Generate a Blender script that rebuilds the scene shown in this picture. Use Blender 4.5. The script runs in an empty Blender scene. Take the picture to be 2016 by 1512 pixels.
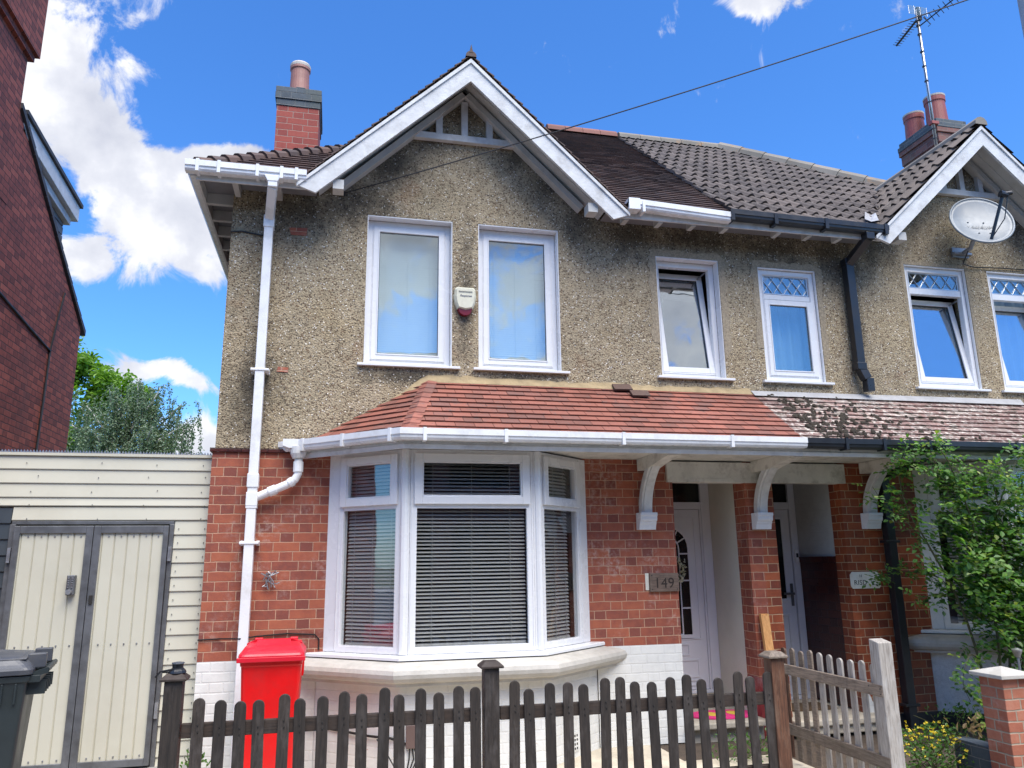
import bpy, bmesh, math, random
from mathutils import Vector, Matrix
rnd = random.Random(7)
S = bpy.context.scene
COL = S.collection

# ------------------------------------------------------------------ camera
CAM_Y, CAM_Z = -7.15, 1.64
cam = bpy.data.cameras.new("camera"); co = bpy.data.objects.new("camera", cam); COL.objects.link(co)
cam.sensor_width = 36.0; cam.lens = 36.0 * 1520 / 2016; cam.clip_end = 800; cam.clip_start = 0.05
YAW, PITCH, ROLL = math.radians(12.965), math.radians(13.014), math.radians(-0.760)
cp, sp, cy_, sy_ = math.cos(PITCH), math.sin(PITCH), math.cos(YAW), math.sin(YAW)
fwd = Vector((sy_ * cp, cy_ * cp, sp)); rt = Vector((cy_, -sy_, 0)); up = rt.cross(fwd)
c_, s_ = math.cos(ROLL), math.sin(ROLL)
r2 = c_ * rt + s_ * up; u2 = -s_ * rt + c_ * up
m = Matrix((r2, u2, -fwd)).transposed().to_4x4(); m.translation = Vector((0, CAM_Y, CAM_Z))
co.matrix_world = m
S.camera = co

# ------------------------------------------------------------------ light
SUN_EL, SUN_AZ = 63.0, 164.0           # azimuth clockwise from +Y: the light comes from in front of the houses
S.view_settings.view_transform = 'Standard'; S.view_settings.look = 'None'
S.view_settings.exposure = 0.55; S.view_settings.gamma = 1.0
sl = bpy.data.lights.new("sun", 'SUN'); sl.energy = 4.6; sl.angle = math.radians(52); sl.color = (1.0, 0.94, 0.85)
so = bpy.data.objects.new("sun", sl); COL.objects.link(so)
az, el = math.radians(SUN_AZ), math.radians(SUN_EL)
sd = Vector((math.sin(az) * math.cos(el), math.cos(az) * math.cos(el), math.sin(el)))
so.rotation_euler = sd.to_track_quat('Z', 'Y').to_euler()

W = bpy.data.worlds.new("World"); S.world = W; W.use_nodes = True
wt = W.node_tree; wn = wt.nodes; wl = wt.links; wn.clear()

class G:                                # small node-graph helper
    def __init__(s, tree): s.t = tree; s.n = tree.nodes; s.l = tree.links
    def node(s, typ, **kw):
        n = s.n.new(typ)
        for k, v in kw.items(): setattr(n, k, v)
        return n
    def put(s, sock, v):
        if hasattr(v, 'is_linked') or isinstance(v, bpy.types.NodeSocket): s.l.new(v, sock)
        elif v is not None: sock.default_value = v
    def math(s, op, a, b=None, c=None, clamp=False):
        n = s.n.new('ShaderNodeMath'); n.operation = op; n.use_clamp = clamp
        for i, v in enumerate((a, b, c)):
            if v is not None: s.put(n.inputs[i], v)
        return n.outputs[0]
    def vmath(s, op, a, b=None, out=0):
        n = s.n.new('ShaderNodeVectorMath'); n.operation = op
        s.put(n.inputs[0], a)
        if b is not None: s.put(n.inputs[1], b)
        return n.outputs[out]
    def noise(s, vec, scale, detail=3, rough=.55, dist=0):
        n = s.n.new('ShaderNodeTexNoise')
        if vec is not None: s.l.new(vec, n.inputs['Vector'])
        n.inputs['Scale'].default_value = scale; n.inputs['Detail'].default_value = detail
        n.inputs['Roughness'].default_value = rough; n.inputs['Distortion'].default_value = dist
        return n.outputs['Fac']
    def ramp(s, fac, stops, interp='LINEAR'):
        n = s.n.new('ShaderNodeValToRGB'); n.color_ramp.interpolation = interp
        e = n.color_ramp.elements
        while len(e) < len(stops): e.new(0.5)
        for el_, (p, c) in zip(e, stops):
            el_.position = p; el_.color = (c[0], c[1], c[2], 1) if not isinstance(c, (int, float)) else (c, c, c, 1)
        s.l.new(fac, n.inputs[0]); return n.outputs[0]
    def mix(s, fac, a, b, blend='MIX'):
        n = s.n.new('ShaderNodeMix'); n.data_type = 'RGBA'; n.blend_type = blend
        s.put(n.inputs[0], fac)
        for i, v in ((6, a), (7, b)):
            if isinstance(v, (tuple, list)): n.inputs[i].default_value = (*v[:3], 1)
            else: s.l.new(v, n.inputs[i])
        return n.outputs[2]
    def maprange(s, v, a, b, c=0, d=1, smooth=False):
        n = s.n.new('ShaderNodeMapRange')
        if smooth: n.interpolation_type = 'SMOOTHSTEP'
        s.l.new(v, n.inputs[0])
        for i, x in enumerate((a, b, c, d)): n.inputs[i + 1].default_value = x
        return n.outputs[0]

g = G(wt)
sky = g.node('ShaderNodeTexSky', sky_type='NISHITA'); sky.sun_disc = False
sky.sun_elevation = el; sky.sun_rotation = az; sky.air_density = 1.0; sky.dust_density = 0.4; sky.ozone_density = 2.5
hsv = g.node('ShaderNodeHueSaturation'); hsv.inputs['Saturation'].default_value = 1.18; hsv.inputs['Value'].default_value = 1.0
wl.new(sky.outputs[0], hsv.inputs['Color'])
skycol = g.mix(1.0, hsv.outputs[0], (0.86, 1.27, 1.72), 'MULTIPLY')
tc = g.node('ShaderNodeTexCoord')
dirv = g.vmath('NORMALIZE', tc.outputs['Generated'])
sep = g.node('ShaderNodeSeparateXYZ'); wl.new(dirv, sep.inputs[0])
BLOBS = [  # compass azimuth, elevation, half width, half height (degrees), strength: clouds seen or mirrored, then wide unseen ones added to light the house fronts
    (-22.0, 32.6, 3.6, 4.2, 0.64), (-20.0, 28.3, 3.4, 2.8, 0.56), (-16.0, 26.3, 4.6, 2.3, 0.56), (-11.3, 26.0, 4.4, 2.1, 0.62), (-8.0, 27.2, 3.0, 1.7, 0.55),
    (-14.0, 22.4, 5.6, 2.8, 0.66), (-9.0, 23.0, 5.0, 2.8, 0.80), (-17.2, 19.2, 2.4, 1.4, 0.66), (-16.6, 31.0, 1.8, 1.2, 0.38), (-18.5, 36.5, 3.0, 2.4, 0.5),
    (-11.7, 12.7, 4.0, 0.85, 0.98), (-9.0, 8.0, 3.2, 2.0, 0.85), (-16.0, 15.5, 1.3, 0.5, 0.34), (35.2, 37.4, 4.4, 1.5, 0.60), (31.8, 38.2, 2.0, 1.2, 0.5), (-5.5, 28.6, 2.4, 1.3, 0.45),
    (177.0, 23.5, 6.0, 5.0, 1.0), (166.0, 21.0, 6.0, 6.0, 0.42), (153.0, 35.0, 10.0, 9.0, 0.85), (147.0, 22.0, 6.0, 2.6, 0.85), (162.5, 13.2, 3.0, 2.0, 0.9), (184.0, 62.0, 40.0, 14.0, 0.35),
    (220.0, 40.0, 30.0, 12.0, 0.4), (120.0, 50.0, 18.0, 14.0, 0.4)]
tot = None
wnz = g.node('ShaderNodeTexNoise'); wnz.inputs['Scale'].default_value = 9.0; wl.new(dirv, wnz.inputs['Vector'])
wsc = g.node('ShaderNodeVectorMath', operation='SCALE'); wsc.inputs['Scale'].default_value = 0.075
wl.new(g.vmath('SUBTRACT', wnz.outputs['Color'], (0.5, 0.5, 0.5)), wsc.inputs[0])
warp = g.vmath('ADD', dirv, wsc.outputs[0])
for a, e, w_, h_, st in BLOBS:
    ar, er = math.radians(a), math.radians(e)
    c = Vector((math.sin(ar) * math.cos(er), math.cos(ar) * math.cos(er), math.sin(er)))
    ru = Vector((math.cos(ar), -math.sin(ar), 0)); uu = ru.cross(c)
    d = g.vmath('SUBTRACT', warp, tuple(c))
    x = g.math('DIVIDE', g.vmath('DOT_PRODUCT', d, tuple(ru), 1), math.sin(math.radians(w_)))
    y = g.math('DIVIDE', g.vmath('DOT_PRODUCT', d, tuple(uu), 1), math.sin(math.radians(h_)))
    front = g.math('GREATER_THAN', g.vmath('DOT_PRODUCT', dirv, tuple(c), 1), 0.2)
    q = g.math('ADD', g.math('MULTIPLY', x, x), g.math('MULTIPLY', y, y))
    b = g.math('MULTIPLY', g.math('POWER', 2.718, g.math('MULTIPLY', q, -1.0)), st)
    b = g.math('MULTIPLY', b, front)
    tot = b if tot is None else g.math('ADD', tot, b)
fb = g.noise(dirv, 13.0, 10, .64, .5)
fb2 = g.noise(dirv, 3.2, 4, .5)
dens = g.math('ADD', tot, g.math('MULTIPLY', g.math('SUBTRACT', fb, .5), 2.3))
dens = g.maprange(dens, 0.30, 0.66, 0, 1, True)
shade = g.noise(g.vmath('ADD', dirv, (0.02, 0.0, -0.03)), 11.0, 6, .55)
ccol = g.ramp(shade, [(0.32, (4.0, 4.2, 4.9)), (0.5, (5.2, 5.35, 5.9)), (0.66, (7.4, 7.4, 7.5))])
final = g.mix(dens, skycol, ccol)
bg = g.node('ShaderNodeBackground'); wl.new(final, bg.inputs[0]); bg.inputs[1].default_value = 0.112
wo = g.node('ShaderNodeOutputWorld'); wl.new(bg.outputs[0], wo.inputs[0])

# ------------------------------------------------------------------ materials
def new_mat(name):
    mt = bpy.data.materials.new(name); mt.use_nodes = True; mt.node_tree.nodes.clear()
    gg = G(mt.node_tree); out = gg.node('ShaderNodeOutputMaterial'); bs = gg.node('ShaderNodeBsdfPrincipled')
    mt.node_tree.links.new(bs.outputs[0], out.inputs[0]); gg.bs = bs; gg.out = out
    gg.pos = gg.node('ShaderNodeNewGeometry').outputs['Position']
    return mt, gg
def bump(gg, h, strength=.3, dist=.01):
    b = gg.node('ShaderNodeBump'); b.inputs['Strength'].default_value = strength; b.inputs['Distance'].default_value = dist
    gg.l.new(h, b.inputs['Height']); gg.l.new(b.outputs[0], gg.bs.inputs['Normal'])
def plain(name, col, rough=.5, var=.12, scale=6, bmp=0, bscale=80, metal=0, dirt=None, dscale=2.5, spec=None, stretch=None):
    mt, gg = new_mat(name)
    p = gg.pos
    if stretch: p = gg.vmath('MULTIPLY', p, stretch)
    n = gg.noise(p, scale, 5, .6)
    a = tuple(max(0, c * (1 - var)) for c in col); b = tuple(min(1, c * (1 + var)) for c in col)
    c = gg.ramp(n, [(.3, a), (.7, b)])
    if dirt:
        n2 = gg.noise(gg.pos, dscale, 7, .68)
        c = gg.mix(gg.maprange(n2, .5, .75, 0, .75), c, dirt)
    gg.l.new(c, gg.bs.inputs['Base Color']); gg.bs.inputs['Metallic'].default_value = metal
    r = gg.maprange(gg.noise(gg.pos, scale * 1.7, 3), .3, .7, max(.02, rough - .08), min(1, rough + .08))
    gg.l.new(r, gg.bs.inputs['Roughness'])
    if spec is not None: gg.bs.inputs['Specular IOR Level'].default_value = spec
    if bmp: bump(gg, gg.noise(p, bscale, 4), bmp, .006)
    return mt
def brick(name, cols, mortar, course=.0811, hs=.336, phase=.865, paint=None, rough=.8, stain=None, eff=None, joint=.0070, axis=None):
    """Flemish bond: stretchers and headers alternate along a course; paint covers brick and joint alike."""
    mt, gg = new_mat(name)
    sp_ = gg.node('ShaderNodeSeparateXYZ'); gg.l.new(gg.pos, sp_.inputs[0])
    wob = gg.noise(gg.pos, 7, 2); wob = gg.math('MULTIPLY', gg.math('SUBTRACT', wob, .5), .012)
    u = gg.math('ADD', sp_.outputs[0], sp_.outputs[1]); u = gg.math('ADD', u, 50.0 * hs)
    v = gg.math('ADD', gg.math('SUBTRACT', sp_.outputs[2], phase - 100 * course), wob)
    rowf = gg.math('DIVIDE', v, course); row = gg.math('FLOOR', rowf); fv = gg.math('FRACT', rowf)
    odd = gg.math('MODULO', row, 2.0)
    jit = gg.node('ShaderNodeTexWhiteNoise', noise_dimensions='1D'); gg.l.new(row, jit.inputs['W'])
    uu = gg.math('ADD', gg.math('DIVIDE', u, hs), gg.math('MULTIPLY', odd, .5))
    uu = gg.math('ADD', uu, gg.math('MULTIPLY', jit.outputs[0], .05))
    cell = gg.math('FLOOR', uu); fu = gg.math('FRACT', uu)
    head = gg.math('GREATER_THAN', fu, .667)
    idn = gg.math('ADD', gg.math('MULTIPLY', cell, 2.0), head)
    cv = gg.node('ShaderNodeCombineXYZ'); gg.l.new(idn, cv.inputs[0]); gg.l.new(row, cv.inputs[1])
    wn_ = gg.node('ShaderNodeTexWhiteNoise', noise_dimensions='2D'); gg.l.new(cv.outputs[0], wn_.inputs['Vector'])
    rv = wn_.outputs['Value']
    d1 = gg.math('MINIMUM', fu, gg.math('SUBTRACT', 1.0, fu)); d2 = gg.math('ABSOLUTE', gg.math('SUBTRACT', fu, .667))
    du = gg.math('MULTIPLY', gg.math('MINIMUM', d1, d2), hs)
    dv = gg.math('MULTIPLY', gg.math('MINIMUM', fv, gg.math('SUBTRACT', 1.0, fv)), course)
    dd = gg.math('ADD', gg.math('MINIMUM', du, dv), gg.math('MULTIPLY', gg.math('SUBTRACT', gg.noise(gg.pos, 60, 2), .5), .004))
    jm = gg.maprange(dd, joint * .30, joint * .62, 1, 0)
    fine = gg.noise(gg.pos, 55, 5, .65)
    blot = gg.noise(gg.pos, 13, 5, .65)
    rr = gg.math('ADD', gg.math('MULTIPLY', rv, .48), gg.math('ADD', gg.math('MULTIPLY', gg.math('SUBTRACT', fine, .5), .3), gg.math('MULTIPLY', gg.math('SUBTRACT', blot, .5), .9)))
    rr = gg.math('ADD', rr, gg.math('MULTIPLY', gg.math('SUBTRACT', .62, head), .16))
    k = len(cols); c = gg.ramp(rr, [(.02 + .96 * i / (k - 1), cols[i]) for i in range(k)])
    big = gg.noise(gg.pos, 1.3, 5, .6)
    c = gg.mix(1.0, c, gg.ramp(big, [(.3, .84), (.7, 1.12)]), 'MULTIPLY')
    mc = gg.mix(gg.noise(gg.pos, 14, 4), mortar, tuple(x * .6 for x in mortar))
    c = gg.mix(jm, c, mc)
    if eff:                               # pale lime bloom
        e1 = gg.math('MULTIPLY', gg.maprange(gg.noise(gg.pos, 2.2, 5, .6), .5, .72), gg.maprange(gg.noise(gg.pos, 22, 6, .7), .46, .68))
        c = gg.mix(gg.math('MULTIPLY', e1, eff), c, (.62, .52, .46))
    if paint:
        pn = gg.noise(gg.pos, 9, 6, .7)
        flake = gg.math('GREATER_THAN', gg.math('ADD', gg.noise(gg.pos, 26, 6, .7), gg.math('MULTIPLY', gg.math('SUBTRACT', gg.noise(gg.pos, 1.6, 3), .5), .45)), .735)
        pc = gg.ramp(pn, [(.25, tuple(x * .86 for x in paint)), (.6, paint)])
        pc = gg.mix(gg.math('MULTIPLY', jm, .07), pc, (.40, .38, .35))
        c = gg.mix(gg.math('MULTIPLY', flake, .8), pc, c)
    if stain:
        sn = gg.maprange(gg.noise(gg.vmath('MULTIPLY', gg.pos, (1, 1, .45)), 2.1, 6, .65), .52, .74, 0, .7)
        c = gg.mix(sn, c, stain)
    gg.l.new(c, gg.bs.inputs['Base Color'])
    gg.l.new(gg.maprange(fine, .3, .7, rough - .1, rough + .1), gg.bs.inputs['Roughness'])
    h = gg.math('ADD', gg.math('MULTIPLY', gg.math('SUBTRACT', 1.0, jm), .8 if not paint else 1.0), gg.math('MULTIPLY', fine, .35))
    bump(gg, h, .55 if not paint else .34, .008)
    return mt
ALGAE_SHADE = [(-.48, 4.98, .62, .34), (.12, 5.12, .42, .34), (.42, 5.52, .36, .30), (.78, 5.88, .34, .22), (1.75, 5.80, .26, .26), (2.08, 5.48, .26, .30), (2.42, 5.16, .34, .34), (2.95, 4.96, .50, .34), (3.7, 5.02, .62, .24), (4.6, 4.98, .80, .30), (5.45, 4.86, .44, .48), (5.95, 5.22, .36, .38), (6.35, 5.62, .30, .30), (8.0, 5.5, .3, .4), (1.17, 6.25, .32, .22), (7.24, 6.25, .3, .22), (.60, 3.36, .50, .10), (1.75, 3.37, .50, .09), (-.75, 3.2, .30, .5), (5.6, 4.2, .14, .7), (1.19, 4.2, .12, .9)]
def roughcast(name):
    mt, gg = new_mat(name)
    wz = gg.node('ShaderNodeTexNoise'); wz.inputs['Scale'].default_value = 34; gg.l.new(gg.pos, wz.inputs['Vector'])
    ws = gg.node('ShaderNodeVectorMath', operation='SCALE'); ws.inputs['Scale'].default_value = .022
    gg.l.new(gg.vmath('SUBTRACT', wz.outputs['Color'], (.5, .5, .5)), ws.inputs[0])
    wp = gg.vmath('ADD', gg.pos, ws.outputs[0])
    def chips(scale, off):
        v = gg.node('ShaderNodeTexVoronoi'); v.inputs['Scale'].default_value = scale; gg.l.new(gg.vmath('ADD', wp, off), v.inputs['Vector'])
        k = gg.node('ShaderNodeSeparateColor'); gg.l.new(v.outputs['Color'], k.inputs[0]); return v.outputs['Distance'], k.outputs[0], k.outputs[1]
    d1, r1, q1 = chips(62, (0, 0, 0)); d2, r2_, q2 = chips(74, (3, 1, 2))
    base = gg.noise(gg.pos, 5, 6, .7)
    c = gg.ramp(base, [(.3, (.325, .262, .17)), (.5, (.385, .315, .21)), (.7, (.425, .352, .242))])
    c = gg.mix(1.0, c, gg.ramp(q2, [(0, .74), (.5, 1.0), (1, 1.15)]), 'MULTIPLY')
    clump = gg.maprange(gg.noise(gg.pos, 7, 4, .6), .3, .7, .16, .52)
    dark = gg.math('MULTIPLY', gg.math('LESS_THAN', r1, clump), gg.maprange(d1, .40, .62, 1, 0))
    c = gg.mix(gg.math('MULTIPLY', dark, .88), c, gg.ramp(q1, [(0, (.045, .034, .028)), (.6, (.10, .072, .048)), (1, (.17, .10, .06))]))
    lite = gg.math('MULTIPLY', gg.math('GREATER_THAN', r2_, .925), gg.maprange(d2, .30, .5, 1, 0))
    c = gg.mix(lite, c, (.84, .80, .72))
    r = gg.math('MULTIPLY', lite, 1.0)
    # patches of washed-out render, rusty runs and black algae doubling as painted shade
    n1 = gg.noise(gg.pos, .9, 5, .6)
    c = gg.mix(1.0, c, gg.ramp(n1, [(.3, (.80, .81, .80)), (.5, (1, 1, 1)), (.72, (1.08, 1.03, .93))]), 'MULTIPLY')
    n2 = gg.noise(gg.vmath('MULTIPLY', gg.pos, (1.0, 1.0, .55)), 1.7, 8, .7)
    c = gg.mix(gg.maprange(n2, .56, .74, 0, .5), c, (.055, .050, .040))
    n3 = gg.noise(gg.pos, 2.4, 4, .6)
    c = gg.mix(gg.maprange(n3, .6, .78, 0, .4), c, (.22, .10, .045))
    # blotches of black algae, doubling as painted shade under eaves and verges, with ragged outlines; the white pebbles stay clean
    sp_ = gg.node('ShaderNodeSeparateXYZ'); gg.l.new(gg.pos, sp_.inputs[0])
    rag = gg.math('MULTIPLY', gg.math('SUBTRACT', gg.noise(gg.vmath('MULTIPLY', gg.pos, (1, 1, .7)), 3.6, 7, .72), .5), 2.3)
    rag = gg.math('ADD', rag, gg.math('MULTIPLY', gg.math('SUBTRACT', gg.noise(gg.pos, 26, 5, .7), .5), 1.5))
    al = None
    for X, Z, rx, rz in ALGAE_SHADE:
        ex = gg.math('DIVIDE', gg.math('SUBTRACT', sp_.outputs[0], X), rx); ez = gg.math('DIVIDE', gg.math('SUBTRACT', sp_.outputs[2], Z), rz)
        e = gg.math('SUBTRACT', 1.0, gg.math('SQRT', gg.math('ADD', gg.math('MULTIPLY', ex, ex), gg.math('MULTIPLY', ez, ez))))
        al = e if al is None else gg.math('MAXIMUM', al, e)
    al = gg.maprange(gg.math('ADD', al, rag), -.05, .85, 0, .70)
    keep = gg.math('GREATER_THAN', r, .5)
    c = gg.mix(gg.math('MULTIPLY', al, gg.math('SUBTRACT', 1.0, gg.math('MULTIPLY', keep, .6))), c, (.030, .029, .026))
    gg.l.new(c, gg.bs.inputs['Base Color']); gg.bs.inputs['Roughness'].default_value = .85
    gg.bs.inputs['Specular IOR Level'].default_value = .25
    h = gg.math('ADD', gg.math('SUBTRACT', .8, d1), gg.math('MULTIPLY', gg.math('SUBTRACT', .8, d2), .8))
    bump(gg, h, .7, .010)
    return mt
def tilemat(name, cols, rough=.75, spots=None, spotscale=30, moss=None, big=.25, wide=False):
    mt, gg = new_mat(name)
    ri = gg.node('ShaderNodeNewGeometry').outputs['Random Per Island']
    k = len(cols)
    f = gg.math('ADD', ri, gg.math('MULTIPLY', gg.math('SUBTRACT', gg.noise(gg.pos, 26, 5, .6), .5), .45))
    c = gg.ramp(f, [(.02 + .96 * i / (k - 1), cols[i]) for i in range(k)])
    c = gg.mix(1.0, c, gg.ramp(gg.noise(gg.pos, 1.1, 4), [(.3, 1 - big), (.7, 1 + big)]), 'MULTIPLY')
    if spots:
        m1 = gg.maprange(gg.noise(gg.pos, spotscale, 4, .7), .50 if wide else .56, .60 if wide else .66); m2 = gg.maprange(gg.noise(gg.pos, 2.6, 3), .30 if wide else .36, .5 if wide else .58)
        c = gg.mix(gg.math('MULTIPLY', gg.math('MULTIPLY', m1, m2), .85), c, spots)
    if moss:
        m1 = gg.maprange(gg.noise(gg.pos, 11, 5, .7), .53, .60); m2 = gg.maprange(gg.noise(gg.pos, 1.1, 2), .42, .56)
        c = gg.mix(gg.math('MULTIPLY', gg.math('MULTIPLY', m1, m2), .9), c, moss)
    gg.l.new(c, gg.bs.inputs['Base Color']); gg.bs.inputs['Roughness'].default_value = rough
    bump(gg, gg.noise(gg.pos, 90, 4), .35, .004)
    return mt
def glass(name, refl, tint=(.86, .92, .93)):
    mt, gg = new_mat(name); gg.n.remove(gg.bs)
    tr = gg.node('ShaderNodeBsdfTransparent'); tr.inputs[0].default_value = (*tint, 1)
    gl = gg.node('ShaderNodeBsdfGlossy'); gl.inputs['Roughness'].default_value = .0; gl.inputs[0].default_value = (.93, .97, 1, 1)
    b = gg.node('ShaderNodeBump'); b.inputs['Strength'].default_value = .06; b.inputs['Distance'].default_value = .02
    gg.l.new(gg.noise(gg.pos, 2.3, 2), b.inputs['Height']); gg.l.new(b.outputs[0], gl.inputs['Normal'])
    lw = gg.node('ShaderNodeLayerWeight'); lw.inputs[0].default_value = .5
    f = gg.math('ADD', refl, gg.math('MULTIPLY', gg.math('POWER', lw.outputs['Facing'], 4.0), .5), clamp=True)
    mx = gg.node('ShaderNodeMixShader'); gg.l.new(f, mx.inputs[0]); gg.l.new(tr.outputs[0], mx.inputs[1]); gg.l.new(gl.outputs[0], mx.inputs[2])
    gg.l.new(mx.outputs[0], gg.out.inputs[0]); return mt
def wood(name, dark, light, gray, wear=.5, along=(14, 14, 1.2)):
    mt, gg = new_mat(name)
    p = gg.vmath('MULTIPLY', gg.pos, along)
    n = gg.noise(p, 6, 6, .65, .4)
    oi = gg.node('ShaderNodeObjectInfo').outputs['Random']
    c = gg.ramp(n, [(.3, dark), (.62, light)])
    c = gg.mix(gg.math('MULTIPLY', gg.maprange(gg.noise(gg.vmath('MULTIPLY', gg.pos, (6, 6, 2)), 2.2, 6, .7), .50, .74), wear), c, gray)
    c = gg.mix(1.0, c, gg.ramp(oi, [(0, .7), (1, 1.3)]), 'MULTIPLY')
    gg.l.new(c, gg.bs.inputs['Base Color']); gg.bs.inputs['Roughness'].default_value = .7
    bump(gg, n, .5, .004); return mt
def leafmat(name, cols, trans=.35):
    mt, gg = new_mat(name)
    ri = gg.node('ShaderNodeNewGeometry').outputs['Random Per Island']
    k = len(cols); c = gg.ramp(ri, [(i / (k - 1), cols[i]) for i in range(k)])
    gg.l.new(c, gg.bs.inputs['Base Color']); gg.bs.inputs['Roughness'].default_value = .45
    tl = gg.node('ShaderNodeBsdfTranslucent'); gg.l.new(gg.mix(1.0, c, (1.3, 1.5, .6), 'MULTIPLY'), tl.inputs[0])
    mx = gg.node('ShaderNodeMixShader'); mx.inputs[0].default_value = trans
    gg.l.new(gg.bs.outputs[0], mx.inputs[1]); gg.l.new(tl.outputs[0], mx.inputs[2]); gg.l.new(mx.outputs[0], gg.out.inputs[0])
    return mt

M = {}
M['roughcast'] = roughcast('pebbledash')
RED = [(.21, .060, .042), (.29, .080, .048), (.36, .102, .054), (.41, .124, .060), (.44, .146, .072)]
M['brick'] = brick('orange red brick', RED, (.60, .37, .245), eff=.75)
M['brick_corner'] = M['brick']
M['brick_nb'] = brick('glazed orange brick', [(.19, .044, .022), (.31, .072, .026), (.40, .105, .038), (.45, .125, .046)], (.62, .43, .26), rough=.5)
M['brick_white'] = brick('white painted brick', RED, (.4, .36, .32), paint=(.73, .73, .70), rough=.6, joint=.013)
M['brick_ch'] = brick('chimney brick', [(.24, .045, .035), (.32, .065, .045), (.37, .085, .06)], (.42, .30, .24), course=.078)
M['brick_dark'] = brick('dark weathered brick', [(.15, .038, .027), (.245, .060, .040), (.31, .080, .052), (.37, .105, .068), (.50, .25, .18)], (.06, .028, .024), course=.076, joint=.011, stain=(.12, .045, .038))
M['brick_blue'] = brick('blue engineering brick', [(.055, .07, .085), (.085, .105, .12), (.14, .155, .16)], (.22, .22, .21), course=.078, stain=(.10, .11, .08))
M['brick_old'] = brick('sooty lichen brick', [(.16, .072, .060), (.24, .11, .088), (.30, .155, .12)], (.26, .22, .19), course=.078, stain=(.20, .18, .11))
M['brick_new'] = brick('new pillar brick', [(.33, .105, .060), (.40, .14, .08), (.45, .19, .12), (.38, .12, .068)], (.43, .36, .27), course=.075, phase=.03, eff=.5, joint=.011)
M['brick_tile'] = brick('maroon glazed dado tile', [(.045, .010, .008), (.075, .016, .010), (.10, .022, .012)], (.03, .01, .008), rough=.35)
M['brick_grey'] = brick('whitewashed brick', RED, (.4, .36, .32), paint=(.55, .55, .53), rough=.7)
M['red_paint'] = plain('dark red masonry paint', (.26, .03, .03), .5, .25, 9, .3, 60, dirt=(.35, .3, .28), dscale=6)
M['upvc'] = plain('white plastic frame', (.77, .775, .785), .28, .02, 3, dirt=(.74, .75, .75), dscale=1.6)
M['upvc_gut'] = plain('white gutter plastic', (.78, .79, .80), .3, .04, 4, dirt=(.52, .51, .47), dscale=4.5)
M['wht_wood'] = plain('weathered white paint', (.61, .615, .61), .6, .12, 9, .35, 40, dirt=(.36, .35, .335), dscale=5.5)
M['soffit'] = plain('soffit paint', (.50, .50, .48), .6, .1, 4, .2, 40, dirt=(.34, .32, .28), dscale=2.4)
M['eave_dark'] = plain('grey eaves boarding', (.20, .20, .21), .7, .12, 4)
M['peel'] = plain('peeling cream paint', (.66, .64, .58), .6, .12, 6, .4, 50, dirt=(.22, .19, .16), dscale=7)
M['stone'] = plain('painted stone sill', (.50, .475, .425), .65, .1, 8, .4, 60, dirt=(.36, .34, .29), dscale=5)
M['mortar'] = plain('ochre mortar fillet', (.33, .25, .14), .9, .2, 9, .8, 50)
M['lead'] = plain('lead flashing', (.34, .34, .345), .55, .15, 8, .3, 30)
M['tile_red'] = tilemat('red clay tiles', [(.17, .068, .050), (.21, .074, .052), (.25, .088, .061), (.275, .096, .066), (.22, .084, .062), (.18, .080, .063)], .65, spots=(.13, .085, .075), spotscale=14)
M['tile_brown'] = tilemat('brown plain tiles', [(.052, .034, .030), (.078, .047, .039), (.105, .060, .046), (.07, .048, .044)], .7, spots=(.05, .04, .036))
M['tile_old'] = tilemat('lichen covered tiles', [(.13, .075, .066), (.18, .105, .092), (.23, .145, .125), (.25, .20, .175)], .85, spots=(.62, .57, .50), spotscale=20, moss=(.040, .034, .020), wide=True)
M['pantile'] = tilemat('grey brown concrete tiles', [(.070, .056, .049), (.098, .078, .067), (.122, .097, .082)], .8, spots=(.22, .20, .17), spotscale=40, big=.18)
M['ridge_red'] = tilemat('red ridge tiles', [(.17, .062, .046), (.22, .082, .06)], .7)
M['ridge_grey'] = tilemat('mortared grey ridge', [(.20, .18, .15), (.26, .235, .20)], .85, spots=(.36, .2, .09), spotscale=5)
M['glass_sky'] = glass('upper window glass', .17)
M['glass_bay'] = glass('bay window glass', .09, (.95, .96, .96))
M['glass_tilt'] = glass('tilted window glass', .36)
M['dark_glass'] = plain('black door glazing', (.012, .014, .014), .08, .1, 3)
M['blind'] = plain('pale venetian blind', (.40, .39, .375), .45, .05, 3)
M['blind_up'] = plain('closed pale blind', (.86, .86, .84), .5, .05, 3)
M['curtain'] = plain('pale blue curtain', (.30, .40, .50), .8, .1, 3)
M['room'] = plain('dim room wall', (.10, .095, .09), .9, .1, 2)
M['black'] = plain('black gutter plastic', (.018, .020, .024), .35, .2, 5)
M['door_white'] = plain('pale grey white door', (.68, .69, .73), .35, .04, 3)
M['cream_wall'] = plain('cream masonry paint', (.66, .64, .54), .8, .07, 3, .35, 70, dirt=(.52, .50, .42), dscale=1.5)
M['concrete'] = plain('pale concrete', (.52, .46, .36), .85, .16, 4, .5, 40, dirt=(.28, .24, .18), dscale=3.5)
M['step'] = plain('worn step stone', (.40, .36, .29), .8, .2, 6, .6, 40, dirt=(.20, .16, .12), dscale=5)
M['asphalt'] = plain('asphalt', (.05, .05, .052), .9, .2, 30, .6, 200)
M['paving'] = plain('pavement slabs', (.26, .25, .235), .85, .15, 5, .4, 60, dirt=(.13, .125, .115), dscale=3)
M['soil'] = plain('garden soil', (.07, .05, .035), .95, .3, 8, .9, 40)
M['earth'] = plain('open ground', (.10, .12, .06), .95, .3, .5, .4, 5)
M['fence'] = wood('dark stained fence wood', (.012, .009, .007), (.036, .027, .021), (.135, .12, .112), .42)
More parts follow.
